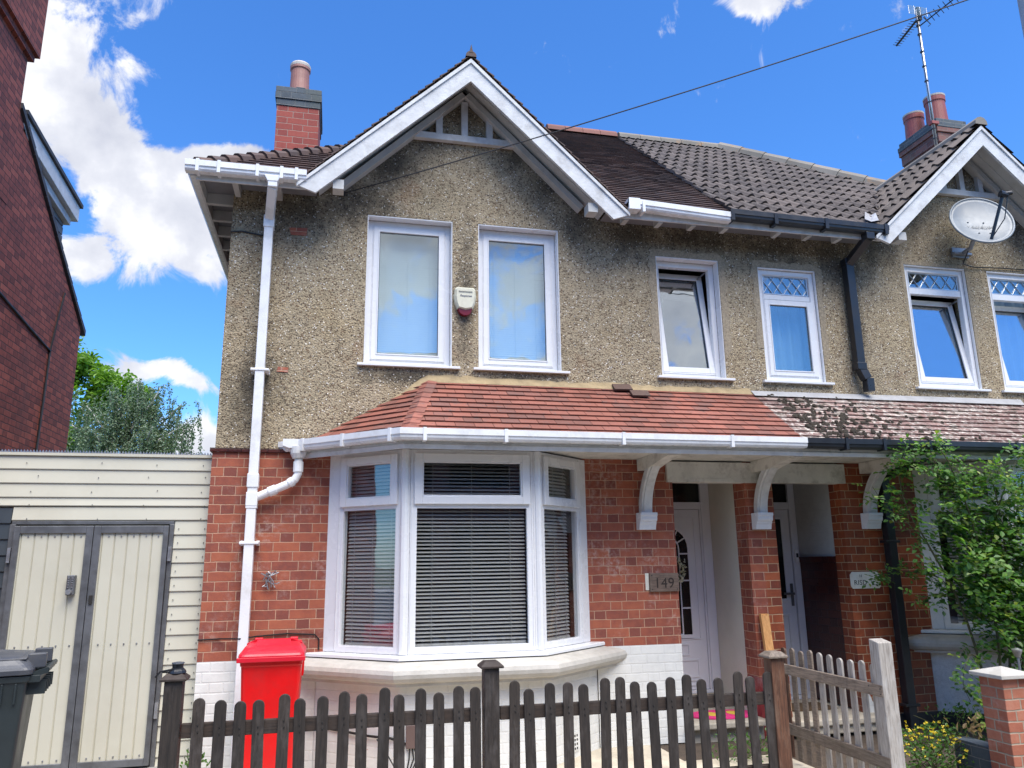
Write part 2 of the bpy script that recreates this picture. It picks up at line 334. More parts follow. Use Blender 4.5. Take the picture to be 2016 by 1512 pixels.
M['fence_rail'] = wood('dark stained rail wood', (.016, .011, .009), (.055, .036, .026), (.10, .085, .075), .4, (1.2, 14, 14))
M['post_brown'] = wood('brown gate post wood', (.04, .016, .008), (.12, .05, .024), (.22, .15, .10), .45)
M['grey_wood'] = wood('silver grey weathered wood', (.17, .15, .13), (.36, .33, .29), (.46, .45, .43), .6)
M['grey_rail'] = wood('grey brown rail', (.10, .075, .055), (.24, .19, .145), (.04, .034, .03), .6, (14, 1.2, 14))
M['orange_wood'] = wood('raw orange wood', (.36, .16, .05), (.54, .28, .10), (.3, .15, .07), .3)
M['plaque'] = wood('dark carved wood', (.06, .04, .03), (.15, .105, .08), (.2, .16, .13), .4, (1.5, 14, 14))
M['red_bin'] = plain('red bin plastic', (.74, .004, .006), .36, .08, 4, .12, 160, dirt=(.55, .02, .02), dscale=5)
M['red_lid'] = plain('red bin lid plastic', (.62, .012, .030), .38, .05, 4, .12, 160)
M['black_bin'] = plain('dark green black bin plastic', (.022, .030, .032), .42, .2, 4, .15, 160)
M['bin_lid'] = plain('grey black bin lid plastic', (.055, .06, .072), .45, .15, 4, .15, 160, dirt=(.11, .11, .11), dscale=6)
M['bin_side'] = plain('dusty bin plastic', (.05, .058, .052), .5, .2, 4, .15, 160, dirt=(.10, .105, .085), dscale=2)
M['cream_clad'] = plain('cream steel cladding', (.55, .53, .43), .42, .03, 2, dirt=(.48, .455, .36), dscale=1.5)
M['steel'] = plain('dark grey steel frame', (.17, .175, .185), .42, .25, 7, metal=.5, dirt=(.09, .085, .08), dscale=4)
M['slate_clad'] = plain('slate blue cladding', (.035, .045, .055), .5, .12, 3)
M['metal'] = plain('galvanised metal', (.55, .55, .56), .35, .12, 8, metal=.85)
M['zinc'] = plain('dull zinc', (.30, .31, .33), .45, .15, 8, metal=.6)
M['dish'] = plain('pale grey dish enamel', (.19, .215, .235), .4, .06, 5, dirt=(.36, .40, .42), dscale=3)
M['dish_text'] = plain('faded dish lettering', (.145, .165, .18), .5, .05)
M['alarm'] = plain('ivory alarm plastic', (.66, .64, .50), .4, .06, 20, dirt=(.52, .50, .38), dscale=30)
M['alarm_red'] = plain('dark red lens', (.16, .008, .018), .2, .1, 20)
M['navy'] = plain('navy lettering', (.02, .025, .10), .5, .1)
M['solar'] = plain('solar panel', (.02, .03, .03), .15, .2, 30)
M['ink'] = plain('black lettering', (.02, .018, .016), .6, .1)
M['carve'] = plain('dark carved numerals', (.025, .016, .012), .8, .1)
M['enamel'] = plain('chipped white enamel', (.74, .74, .66), .35, .05, 8, dirt=(.6, .55, .45), dscale=12)
M['pot'] = plain('red clay pot', (.30, .075, .06), .5, .12, 6, dirt=(.22, .09, .08), dscale=5)
M['pot2'] = plain('pinkish clay pot', (.34, .16, .125), .55, .12, 6, dirt=(.25, .13, .11), dscale=5)
M['pot_rim'] = plain('pale pot rim', (.50, .46, .40), .8, .15, 12)  # paler ring round the top of each chimney pot
M['cable'] = plain('black cable', (.012, .012, .013), .5, .1)
M['hungtile'] = plain('grey hung tiles', (.14, .14, .15), .7, .2, 5)
M['slate'] = plain('dark verge slate', (.055, .052, .055), .7, .3, 9)
M['pole'] = plain('grey steel pole', (.36, .39, .41), .5, .08, 3)
M['bark'] = wood('tree bark', (.06, .045, .035), (.14, .11, .085), (.2, .18, .15), .4, (4, 4, 1))
M['birchbark'] = plain('birch bark', (.55, .53, .48), .8, .2, 6, dirt=(.1, .09, .08), dscale=9)
M['cane'] = plain('rose cane', (.075, .075, .03), .6, .3, 9)
M['rose_leaf'] = leafmat('rose leaves', [(.030, .095, .020), (.06, .16, .032), (.11, .25, .045), (.19, .35, .055), (.04, .12, .028), (.30, .37, .07)])
M['birch_leaf'] = leafmat('birch leaves', [(.11, .165, .10), (.15, .215, .13), (.19, .26, .15), (.12, .17, .115)], .3)
M['lime_leaf'] = leafmat('bright tree leaves', [(.10, .20, .02), (.16, .30, .03), (.22, .37, .045), (.08, .17, .02)], .4)
M['shrub_leaf'] = leafmat('shrub leaves', [(.045, .12, .02), (.08, .18, .03), (.12, .22, .05)])
M['yellow'] = leafmat('yellow petals', [(.75, .55, .03), (.85, .68, .08)], .3)
M['dry_leaf'] = leafmat('dry leaves', [(.30, .19, .09), (.42, .30, .16), (.36, .24, .12)], .3)
M['petal'] = leafmat('white wreath petals', [(.75, .73, .62), (.82, .8, .72), (.6, .58, .42)], .3)
M['pink_mat'] = plain('pink door mat', (.66, .03, .19), .9, .1, 20, .5, 200)
M['yellow_mat'] = plain('yellow mat print', (.62, .42, .05), .9, .1, 20, .5, 200)
M['coir'] = plain('brown coir mat', (.12, .075, .04), .95, .3, 40, .8, 300)
M['junction'] = plain('brown junction box', (.13, .085, .075), .4, .1, 5)
M['render'] = plain('white pebbly render', (.72, .71, .69), .85, .12, 30, .9, 70, dirt=(.5, .47, .42), dscale=4)
M['moss'] = plain('dark roof moss', (.034, .026, .017), .95, .35, 20, .8, 120)
M['gasket'] = plain('grey window gasket', (.22, .23, .25), .5, .1)
M['patch'] = plain('pale sandy render patch', (.335, .275, .19), .9, .35, 70, .9, 60, dirt=(.15, .115, .075), dscale=34)
M['opp_brick'] = brick('terrace brick', [(.12, .03, .022), (.18, .05, .035), (.24, .07, .045)], (.3, .25, .2))

# ------------------------------------------------------------------ mesh helpers
XP = 4.206                                # party line between the two houses
ORG = {}
class MB:
    def __init__(s, mir=False): s.v = []; s.f = []; s.mir = mir; s.xf = None
    def add(s, vs, fs):
        o = len(s.v)
        s.v += [(s.xf(*p) if s.xf else Vector(p)) for p in vs]
        s.f += [tuple(i + o for i in f) for f in fs]
    def box(s, x0, x1, y0, y1, z0, z1):
        s.add([(x0, y0, z0), (x1, y0, z0), (x1, y1, z0), (x0, y1, z0), (x0, y0, z1), (x1, y0, z1), (x1, y1, z1), (x0, y1, z1)],
              [(0, 3, 2, 1), (4, 5, 6, 7), (0, 1, 5, 4), (1, 2, 6, 5), (2, 3, 7, 6), (3, 0, 4, 7)])
    def poly(s, pts): s.add(pts, [tuple(range(len(pts)))])
    def prism(s, pts, ext):
        n = len(pts); e = Vector(ext); a = [Vector(p) for p in pts]; b = [p + e for p in a]
        s.add(a + b, [tuple(range(n))[::-1], tuple(range(n, 2 * n))] + [(i, (i + 1) % n, (i + 1) % n + n, i + n) for i in range(n)])
    def bar(s, p, q, w, h, upv=(0, 0, 1)):
        p, q = Vector(p), Vector(q); d = (q - p).normalized(); u_ = Vector(upv)
        if abs(d.dot(u_)) > .99: u_ = Vector((0, 1, 0))
        r = d.cross(u_).normalized(); u_ = r.cross(d)
        c = [r * (a * w / 2) + u_ * (b * h / 2) for a, b in ((-1, -1), (1, -1), (1, 1), (-1, 1))]
        s.add([p + k for k in c] + [q + k for k in c], [(0, 1, 2, 3)[::-1], (4, 5, 6, 7), (0, 1, 5, 4), (1, 2, 6, 5), (2, 3, 7, 6), (3, 0, 4, 7)])
    def tube(s, pts, rad, n=8, cap=True):
        pts = [Vector(p) for p in pts]; rs = rad if isinstance(rad, (list, tuple)) else [rad] * len(pts)
        rings = []; prev = None
        for i, p in enumerate(pts):
            d = (pts[min(i + 1, len(pts) - 1)] - pts[max(i - 1, 0)]).normalized()
            a = prev if prev is not None else (Vector((0, 0, 1)) if abs(d.z) < .9 else Vector((1, 0, 0)))
            u_ = (a - d * a.dot(d)).normalized(); w_ = d.cross(u_); prev = u_
            rings.append([p + (u_ * math.cos(2 * math.pi * k / n) + w_ * math.sin(2 * math.pi * k / n)) * rs[i] for k in range(n)])
        vs = [v for r in rings for v in r]
        fs = [(i * n + k, i * n + (k + 1) % n, (i + 1) * n + (k + 1) % n, (i + 1) * n + k) for i in range(len(pts) - 1) for k in range(n)]
        if cap: fs += [tuple(range(n))[::-1], tuple((len(pts) - 1) * n + k for k in range(n))]
        s.add(vs, fs)
    def lathe(s, c, prof, n=20):
        c = Vector(c); vs = [c + Vector((r * math.cos(2 * math.pi * k / n), r * math.sin(2 * math.pi * k / n), z)) for r, z in prof for k in range(n)]
        L = len(prof)
        fs = [(i * n + k, i * n + (k + 1) % n, (i + 1) * n + (k + 1) % n, (i + 1) * n + k) for i in range(L - 1) for k in range(n)]
        fs += [tuple(range(n))[::-1], tuple((L - 1) * n + k for k in range(n))]
        s.add(vs, fs)
    def rect_frame(s, u0, u1, z0, z1, w, d0, d1, wb=None):
        wb = wb or w
        s.box(u0, u0 + w, d0, d1, z0, z1); s.box(u1 - w, u1, d0, d1, z0, z1)
        s.box(u0 + w, u1 - w, d0, d1, z0, z0 + wb); s.box(u0 + w, u1 - w, d0, d1, z1 - w, z1)
    def build(s, name, mat, parent=None, smooth=False, bevel=0, origin=None):
        org = ORG[parent] if parent is not None else (Vector(origin) if origin is not None else Vector((0, 0, 0)))
        me = bpy.data.meshes.new(name)
        vs = [Vector((2 * XP - v.x, v.y, v.z)) if s.mir else v for v in s.v]
        me.from_pydata([tuple(v - org) for v in vs], [], s.f)
        bm = bmesh.new(); bm.from_mesh(me); bmesh.ops.recalc_face_normals(bm, faces=bm.faces); bm.to_mesh(me); bm.free()
        ms = mat if isinstance(mat, (list, tuple)) else [mat]
        for q in ms: me.materials.append(M[q])
        if smooth:
            for p in me.polygons: p.use_smooth = True
        o = bpy.data.objects.new(name, me); COL.objects.link(o)
        if parent is not None: o.parent = parent
        else: o.location = org
        ORG[o] = org
        if bevel:
            b = o.modifiers.new('bevel', 'BEVEL'); b.width = bevel; b.segments = 2; b.limit_method = 'ANGLE'; b.angle_limit = math.radians(40)
        return o
def thing(name, label, cat, loc, group=None):
    o = bpy.data.objects.new(name, None); COL.objects.link(o); o.location = loc; ORG[o] = Vector(loc); o.empty_display_size = .1
    o['label'] = label; o['category'] = cat
    if group: o['group'] = group
    return o
def tag(o, label, cat, group=None):
    o['label'] = label; o['category'] = cat
    if group: o['group'] = group
    return o
def struct(o): o['kind'] = 'structure'; return o
def text_part(name, txt, size, mat, parent, origin, right, upv, extrude=.002, align='CENTER', shear=0, spacing=1.0):
    cu = bpy.data.curves.new(name, 'FONT'); cu.body = txt; cu.size = size; cu.extrude = extrude; cu.align_x = align; cu.shear = shear; cu.space_character = spacing
    to = bpy.data.objects.new('tmp', cu); COL.objects.link(to)
    me = bpy.data.meshes.new_from_object(to); bpy.data.objects.remove(to)
    r, u_ = Vector(right).normalized(), Vector(upv).normalized(); n = r.cross(u_)
    org = ORG[parent]
    for v in me.vertices: v.co = Vector(origin) + r * v.co.x + u_ * v.co.y + n * v.co.z - org
    me.name = name; me.materials.clear(); me.materials.append(M[mat])
    o = bpy.data.objects.new(name, me); COL.objects.link(o); o.parent = parent; ORG[o] = org
    return o

def offset_path(path, d, wall0=True, wall1=True, wy=0.01):
    """Offset an open plan path outward (to its right-hand side when walking -> the street side)."""
    segs = []
    for a, b in zip(path, path[1:]):
        t = (Vector(b) - Vector(a)).normalized(); n = Vector((t.y, -t.x)); segs.append((Vector(a) + n * d, t))
    def isect(p, t, q, u_):
        den = t.x * u_.y - t.y * u_.x
        k = ((q.x - p.x) * u_.y - (q.y - p.y) * u_.x) / den
        return p + t * k
    out = []
    p, t = segs[0]
    out.append(isect(p, t, Vector((0, wy)), Vector((1, 0))) if wall0 and abs(t.y) > .05 else p)
    for (p, t), (q, u_) in zip(segs, segs[1:]): out.append(isect(p, t, q, u_) if abs(t.cross(u_)) > 1e-4 else q)
    p, t = segs[-1]; L = (Vector(path[-1]) - Vector(path[-2])).length
    out.append(isect(p, t, Vector((0, wy)), Vector((1, 0))) if wall1 and abs(t.y) > .05 else p + t * L)
    return out
def sweep(mb, path, prof, wall0=True, wall1=True, closed=True):
    rows = [[(p.x, p.y, z) for p in offset_path([Vector(q) for q in path], d, wall0, wall1)] for d, z in prof]
    n = len(path); k = len(prof); vs = [p for r in rows for p in r]
    fs = []
    for j in range(k if closed else k - 1):
        j2 = (j + 1) % k
        fs += [(j * n + i, j * n + i + 1, j2 * n + i + 1, j2 * n + i) for i in range(n - 1)]
    if closed: fs += [tuple(j * n for j in range(k)), tuple(j * n + n - 1 for j in range(k))[::-1]]
    mb.add(vs, fs)

def row_extent(poly2, v):
    us = []
    n = len(poly2)
    for i in range(n):
        (ua, va), (ub, vb) = poly2[i], poly2[(i + 1) % n]
        if abs(va - vb) < 1e-9:
            if abs(va - v) < 1e-6: us += [ua, ub]
        elif min(va, vb) - 1e-7 <= v <= max(va, vb) + 1e-7: us.append(ua + (ub - ua) * (v - va) / (vb - va))
    return (min(us), max(us)) if us else None
def plane_frame(pts, udir):
    p = [Vector(q) for q in pts]; u_ = Vector(udir).normalized()
    nn = Vector((0, 0, 0))
    for i in range(1, len(p) - 1): nn += (p[i] - p[0]).cross(p[i + 1] - p[0])
    n = nn.normalized()
    if n.z < 0: n = -n
    v_ = n.cross(u_)
    if v_.z < 0: v_ = -v_
    return p, u_, v_, n
def tiles(mb, pts, udir, gauge=.1, width=.165, thick=.014, lift=.010, jit=.003, gap=.004):
    p, u_, v_, n = plane_frame(pts, udir)
    p2 = [((q - p[0]).dot(u_), (q - p[0]).dot(v_)) for q in p]
    vm = max(b for a, b in p2); v0 = 0.0; r = 0
    P = lambda a, b, c: p[0] + u_ * a + v_ * b + n * c
    while v0 < vm - .01:
        v1 = min(v0 + gauge, vm); e0 = row_extent(p2, v0); e1 = row_extent(p2, v1 - 1e-6)
        if e0 and e1:
            lo, hi = min(e0[0], e1[0]), max(e0[1], e1[1])
            k = math.floor(lo / width) - 1 + .5 * (r % 2)
            while k * width < hi:
                a, b = k * width + gap / 2, (k + 1) * width - gap / 2
                a0, b0 = max(a, e0[0]), min(b, e0[1]); a1, b1 = max(a, e1[0]), min(b, e1[1])
                if (b0 - a0 > .012) or (b1 - a1 > .012):
                    if b0 < a0: a0 = b0 = (a0 if abs(a0 - a1) < abs(b0 - b1) else b0)
                    if b1 < a1: a1 = b1 = min(max(a1, e1[0]), e1[1])
                    j = rnd.uniform(0, jit); t = lift + thick + j; dv = rnd.uniform(-.003, .003)
                    w0 = v0 + dv - .012
                    mb.add([P(a0, w0, lift - .002 + j), P(b0, w0, lift - .002 + j), P(a0, w0, t), P(b0, w0, t), P(a1, v1, .004), P(b1, v1, .004), P(a1, v1, .001), P(b1, v1, .001)],
                           [(0, 1, 3, 2), (2, 3, 5, 4), (0, 2, 4, 6), (1, 7, 5, 3)])
                k += 1
        v0 += gauge; r += 1
def pantiles(mb, pts, udir, gauge=.34, pitch=.15, lift=.030, roll=.036):
    p, u_, v_, n = plane_frame(pts, udir)
    p2 = [((q - p[0]).dot(u_), (q - p[0]).dot(v_)) for q in p]
    vm = max(b for a, b in p2); v0 = 0.0
    P = lambda a, b, c: p[0] + u_ * a + v_ * b + n * c
    prof = [(0, 0), (.30, 0), (.42, .35), (.52, .8), (.62, 1), (.72, .95), (.82, .7), (.92, .25)]
    while v0 < vm - .02:
        v1 = min(v0 + gauge, vm); e0 = row_extent(p2, max(v0, 1e-6)); e1 = row_extent(p2, v1 - 1e-6)
        lo, hi = min(e0[0], e1[0]), max(e0[1], e1[1])
        k = math.floor(lo / pitch) - 1
        while k * pitch < hi:
            us = [(k + a) * pitch for a, h in prof] + [(k + 1) * pitch]; hs = [h for a, h in prof] + [0]
            if us[-1] > lo and us[0] < hi:
                j = rnd.uniform(-.004, .004); w0 = v0 - .03 + rnd.uniform(-.006, .006)
                vs = []
                for a, h in zip(us, hs):
                    a0, a1 = min(max(a, e0[0]), e0[1]), min(max(a, e1[0]), e1[1])
                    vs += [P(a0, w0, lift + j + h * roll - .016), P(a0, w0, lift + j + h * roll), P(a1, v1, .002 + h * roll)]
                fs = []
                for i in range(len(us) - 1):
                    b = 3 * i; fs += [(b, b + 3, b + 4, b + 1), (b + 1, b + 4, b + 5, b + 2)]
                mb.add(vs, fs)
            k += 1
        v0 += gauge
def half_round(mb, a, b, r, seg=.3, n=7, upv=(0, 0, 1), taper=0, gap=.006):
    a, b = Vector(a), Vector(b); d = (b - a); L = d.length; d.normalize(); u_ = Vector(upv); u_ = (u_ - d * u_.dot(d)).normalized(); w_ = d.cross(u_)
    k = max(1, int(round(L / seg))); st = L / k
    for i in range(k):
        s0, s1 = a + d * (i * st), a + d * ((i + 1) * st - gap)
        vs = []
        for s, rr in ((s0, r + taper), (s1, r)):
            for q in range(n):
                t = math.pi * (-.05 + 1.1 * q / (n - 1)); vs.append(s + w_ * (math.cos(t) * rr) + u_ * (math.sin(t) * rr))
        mb.add(vs, [(q, q + 1, n + q + 1, n + q) for q in range(n - 1)] + [tuple(range(n)), tuple(range(n, 2 * n))[::-1]])
def wall_grid(mb, x0, x1, z0, z1, y, holes, rev=.22):
    """Wall face in the plane Y=y with real openings and their reveals."""
    xs = sorted({x0, x1, *[h[0] for h in holes], *[h[1] for h in holes]}); zs = sorted({z0, z1, *[h[2] for h in holes], *[h[3] for h in holes]})
    for i in range(len(xs) - 1):
        for j in range(len(zs) - 1):
            cx, cz = (xs[i] + xs[i + 1]) / 2, (zs[j] + zs[j + 1]) / 2
            if any(h[0] < cx < h[1] and h[2] < cz < h[3] for h in holes): continue
            mb.poly([(xs[i], y, zs[j]), (xs[i + 1], y, zs[j]), (xs[i + 1], y, zs[j + 1]), (xs[i], y, zs[j + 1])])
    for a, b, c, d in holes:
        for q in ([(a, c), (a, d)], [(b, c), (b, d)], [(a, c), (b, c)], [(a, d), (b, d)]):
            (xa, za), (xb, zb) = q
            mb.poly([(xa, y, za), (xb, y, zb), (xb, y + rev, zb), (xa, y + rev, za)])
def facet(p0, p1, z=0):
    """Local frame of an upright facet: u along it, d outward, z up."""
    a, b = Vector(p0), Vector(p1); t = (b - a).normalized(); n = Vector((t.y, -t.x))
    return (lambda u_, d, zz: Vector((a.x + t.x * u_ + n.x * d, a.y + t.y * u_ + n.y * d, zz))), (b - a).length
def mbf(xf, mir=False):
    q = MB(mir); q.xf = xf; return q
FRONT, _ = facet((0, 0), (10, 0))
def slats(mb, u0, u1, z0, z1, d, pitch=.032, w=.030, tilt=20, cords=(.15, .85)):
    t = math.radians(tilt); dy, dz = math.cos(t) * w / 2, math.sin(t) * w / 2; z = z1 - .03
    mb.box(u0, u1, d - .012, d + .012, z1 - .025, z1)
    while z > z0 + .012:
        e = rnd.uniform(-.0012, .0012)
        mb.add([(u0, d + dy, z - dz + e), (u1, d + dy, z - dz - e), (u1, d - dy, z + dz - e), (u0, d - dy, z + dz + e), (u0, d, z + .003 + e), (u1, d, z + .003 - e)],
               [(0, 1, 5, 4), (4, 5, 2, 3)])
        z -= pitch
    mb.box(u0, u1, d - .010, d + .010, z0 - .004, z0 + .010)
    for c in cords:
        x = u0 + (u1 - u0) * c; mb.box(x - .0022, x + .0022, d + w / 2 + .001, d + w / 2 + .003, z0, z1)

# ================================================================== the setting
q = MB(); q.poly([(-400, -400, -.12), (400, -400, -.12), (400, 400, -.12), (-400, 400, -.12)]); struct(q.build('ground', 'earth'))
q = MB(); q.box(-60, 60, -10.2, -4.2, -.30, -.105); struct(q.build('road', 'asphalt'))
q = MB(); q.box(-60, 60, -4.2, -2.22, -.30, -.004); q.box(-60, 60, -4.33, -4.204, -.30, -.002); struct(q.build('pavement', 'paving'))
q = MB(); q.box(-60, 60, -12.4, -10.2, -.30, -.004); struct(q.build('far_pavement', 'paving'))
q = MB(); q.box(-1.05, 2.94, -2.22, .12, -.30, 0.0); struct(q.build('garden_concrete', 'concrete'))
q = MB(); q.add([(-9, -2.22, 0), (-1.055, -2.22, 0), (-1.055, .3, .08), (-9, .3, .08), (-9, 9, .1), (-1.055, 9, .1)], [(0, 1, 2, 3), (3, 2, 5, 4)]); struct(q.build('driveway', 'paving'))
q = MB(); q.box(2.944, 3.86, -2.22, -.60, -.30, -.006); struct(q.build('garden_path', 'concrete'))
q = MB(); q.box(3.864, 12, -2.22, .10, -.30, -.012); q.box(2.944, 3.86, -.596, .10, -.30, -.010); struct(q.build('garden_soil', 'soil'))

# ================================================================== the pair of houses
H1 = thing('semi_detached_house', 'pebbledashed house with white canted bay window under a clean red tiled roof', 'house', (-1.06, 0, 0), 'pair of attached houses')
H2 = thing('semi_detached_house', 'attached house with black gutters, mossy porch tiles and diamond leaded windows', 'house', (9.472, 0, 0), 'pair of attached houses')
XA, XE = -1.06, 3.265
EZ, EY, RY, RZ = 5.15, -.37, 3.4, 8.27         # eaves, ridge
GX, GZ = 1.17, 6.60                             # gable ridge
def house_shell(root, mir, holes, brick_m, plinth_m, rc='roughcast'):
    """Walls shared by both houses; everything is written for the left house and mirrored for the right one."""
    RD = .19 if mir else .85
    # pebbledashed first floor with the gable above it
    q = MB(mir); wall_grid(q, XA + .018, XP, 2.655, 5.02, .012, holes)
    k = (GZ - .14 - 5.02) / .94
    q.poly([(XA + .018, .012, 5.02), (XP, .012, 5.02), (XP, .012, 5.25), (GX + k - .2, .012, 5.25), (GX, .012, GZ - .14), (GX - k + .2, .012, 5.25), (XA + .018, .012, 5.25)])
    q.poly([(XA + .018, .012, 2.655), (XA + .018, 7.1, 2.655), (XA + .018, 7.1, 5.25), (XA + .018, .012, 5.25)])
    q.poly([(XA + .018, 7.1, 2.655), (XP, 7.1, 2.655), (XP, 7.1, 5.25), (XA + .018, 7.1, 5.25)])
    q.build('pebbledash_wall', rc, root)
    # brick ground floor
    q = MB(mir); wall_grid(q, XA, XE, .869, 2.62, 0, [(-.03, 2.34, .869, 2.60)], .12)
    q.poly([(XA, 0, .869), (XA, 7.1, .869), (XA, 7.1, 2.62), (XA, 0, 2.62)])
    q.poly([(XA, 7.1, 0), (XP, 7.1, 0), (XP, 7.1, 2.62), (XA, 7.1, 2.62)])
    q.poly([(XE, 0, .869), (XE, RD, .869), (XE, RD, 2.62), (XE, 0, 2.62)])
    q.poly([(4.05, 0, .53), (XP, 0, .53), (XP, 0, 2.62), (4.05, 0, 2.62)])
    q.poly([(4.05, 0, .53), (4.05, .23, .53), (4.05, .23, 2.62), (4.05, 0, 2.62)])
    q.build('brick_wall', brick_m, root)
    q = MB(mir)
    q.poly([(XA, 0, 0), (-.1, 0, 0), (-.1, 0, .869), (XA, 0, .869)]); q.poly([(2.42, 0, 0), (XE, 0, 0), (XE, 0, .869), (2.42, 0, .869)])
    q.poly([(XA, 0, 0), (XA, 7.1, 0), (XA, 7.1, .869), (XA, 0, .869)]); q.poly([(XE, 0, 0), (XE, RD, 0), (XE, RD, .869), (XE, 0, .869)])
    q.build('plinth', plinth_m, root)
    q = MB(mir); q.box(XA - .02, -.32, -.022, .0115, 2.622, 2.655); q.box(XA - .02, XA + .001, .0125, 7.1, 2.622, 2.655); q.build('string_course', 'slate' if mir else 'brick_tile', root)
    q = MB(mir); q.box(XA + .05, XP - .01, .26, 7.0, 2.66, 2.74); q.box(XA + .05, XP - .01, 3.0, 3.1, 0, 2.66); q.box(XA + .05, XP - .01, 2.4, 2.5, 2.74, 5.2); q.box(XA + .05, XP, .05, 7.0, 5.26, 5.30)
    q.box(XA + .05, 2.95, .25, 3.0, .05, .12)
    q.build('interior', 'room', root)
BAY = [(-.06, .01), (.58, -.53), (1.745, -.53), (2.37, .01)]
def bay_window(root, mir, blinds=True):
    segs = [(BAY[0], BAY[1], .13, .03), (BAY[1], BAY[2], .045, .045), (BAY[2], BAY[3], .03, .13)]
    Z0, Z1, ZT0, ZT1 = .92, 2.60, 2.105, 2.150
    W_ = mbf(None, mir)
    first = None
    bw = None
    for i, (a, b, ml, mr) in enumerate(segs):
        xf, L = facet(a, b)
        if bw is None:
            fr = MB(mir)
            for (a2, b2, l2, r2_) in segs:                  # one welded frame for all three faces
                x2, L2 = facet(a2, b2); fr.xf = x2
                fr.box(.0, l2, -.06, .0, Z0, Z1); fr.box(L2 - r2_, L2, -.06, .0, Z0, Z1)
                fr.rect_frame(l2 + .002, L2 - r2_ - .002, Z0, Z1, .052, -.065, .004, .05)
                fr.box(l2 + .054, L2 - r2_ - .054, -.062, .002, ZT0, ZT1)
                # narrow beads that catch the light
                fr.box(l2 + .012, l2 + .020, .004, .010, Z0 + .01, Z1 - .01); fr.box(L2 - r2_ - .020, L2 - r2_ - .012, .004, .010, Z0 + .01, Z1 - .01)
            fr.xf = None
            for (x, y) in (BAY[1], BAY[2]): fr.lathe((x, y + .012, 0), [(.034, Z0), (.034, Z1)], 8)
            bw = fr.build('bay_window', 'upvc', root, bevel=.003)
            if not blinds: pass
        sl_, sr_ = ml + .054, L - mr - .054
        sa = mbf(xf, mir); sa.rect_frame(sl_ - .02, sr_ + .02, ZT1 - .018, Z1 - .035, .066, .005, .032); sa.rect_frame(sl_ + .046, sr_ - .046, ZT1 + .048, Z1 - .101, .012, -.03, .024)
        sa.build('sash', 'upvc', bw, bevel=.004)
        pn = mbf(xf, mir); pn.box(sl_ + .04, sr_ - .04, -.012, -.006, ZT1 + .04, Z1 - .09); pn.build('pane', 'glass_bay', bw)
        pn = mbf(xf, mir); pn.box(sl_ - .01, sr_ + .01, -.030, -.024, Z0 + .04, ZT0 + .005); pn.build('pane', 'glass_bay', bw)
        bd = mbf(xf, mir); bd.rect_frame(sl_ - .004, sr_ + .004, Z0 + .046, ZT0 + .004, .010, -.024, .001); bd.build('glazing_bead', 'upvc', bw)
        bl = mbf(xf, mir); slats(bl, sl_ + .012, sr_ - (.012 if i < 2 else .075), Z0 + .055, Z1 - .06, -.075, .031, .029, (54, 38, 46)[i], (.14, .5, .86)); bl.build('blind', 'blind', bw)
    # plastic cill and the moulded stone sill below it
    q = MB(mir); sweep(q, BAY, [(-.06, .919), (.085, .914), (.092, .905), (.092, .884), (-.06, .876)]); q.build('window_cill', 'upvc', bw)
    return bw
def bay_base(root, mir, plinth_m, foot=None):
    q = MB(mir); sweep(q, BAY, [(.0, .875), (.085, .874), (.19, .850), (.222, .826), (.232, .795), (.226, .765), (.205, .738), (.165, .722), (.160, .700), (.03, .692), (.0, .70)]); q.build('stone_sill', 'stone', root, smooth=False)
    q = MB(mir); sweep(q, BAY, [(.03, .0), (.03, .695), (-.08, .695), (-.08, 0)]); q.build('bay_plinth', plinth_m, root)
    if foot:
        q = MB(mir); sweep(q, BAY, [(.045, -.01), (.045, .13), (-.06, .13), (-.06, -.01)]); q.box(2.40, XE, -.02, .2, -.01, .13); q.build('tar_band', 'black', root)
PF = [(-.33, .01), (.545, -.80), (XP, -.80)]
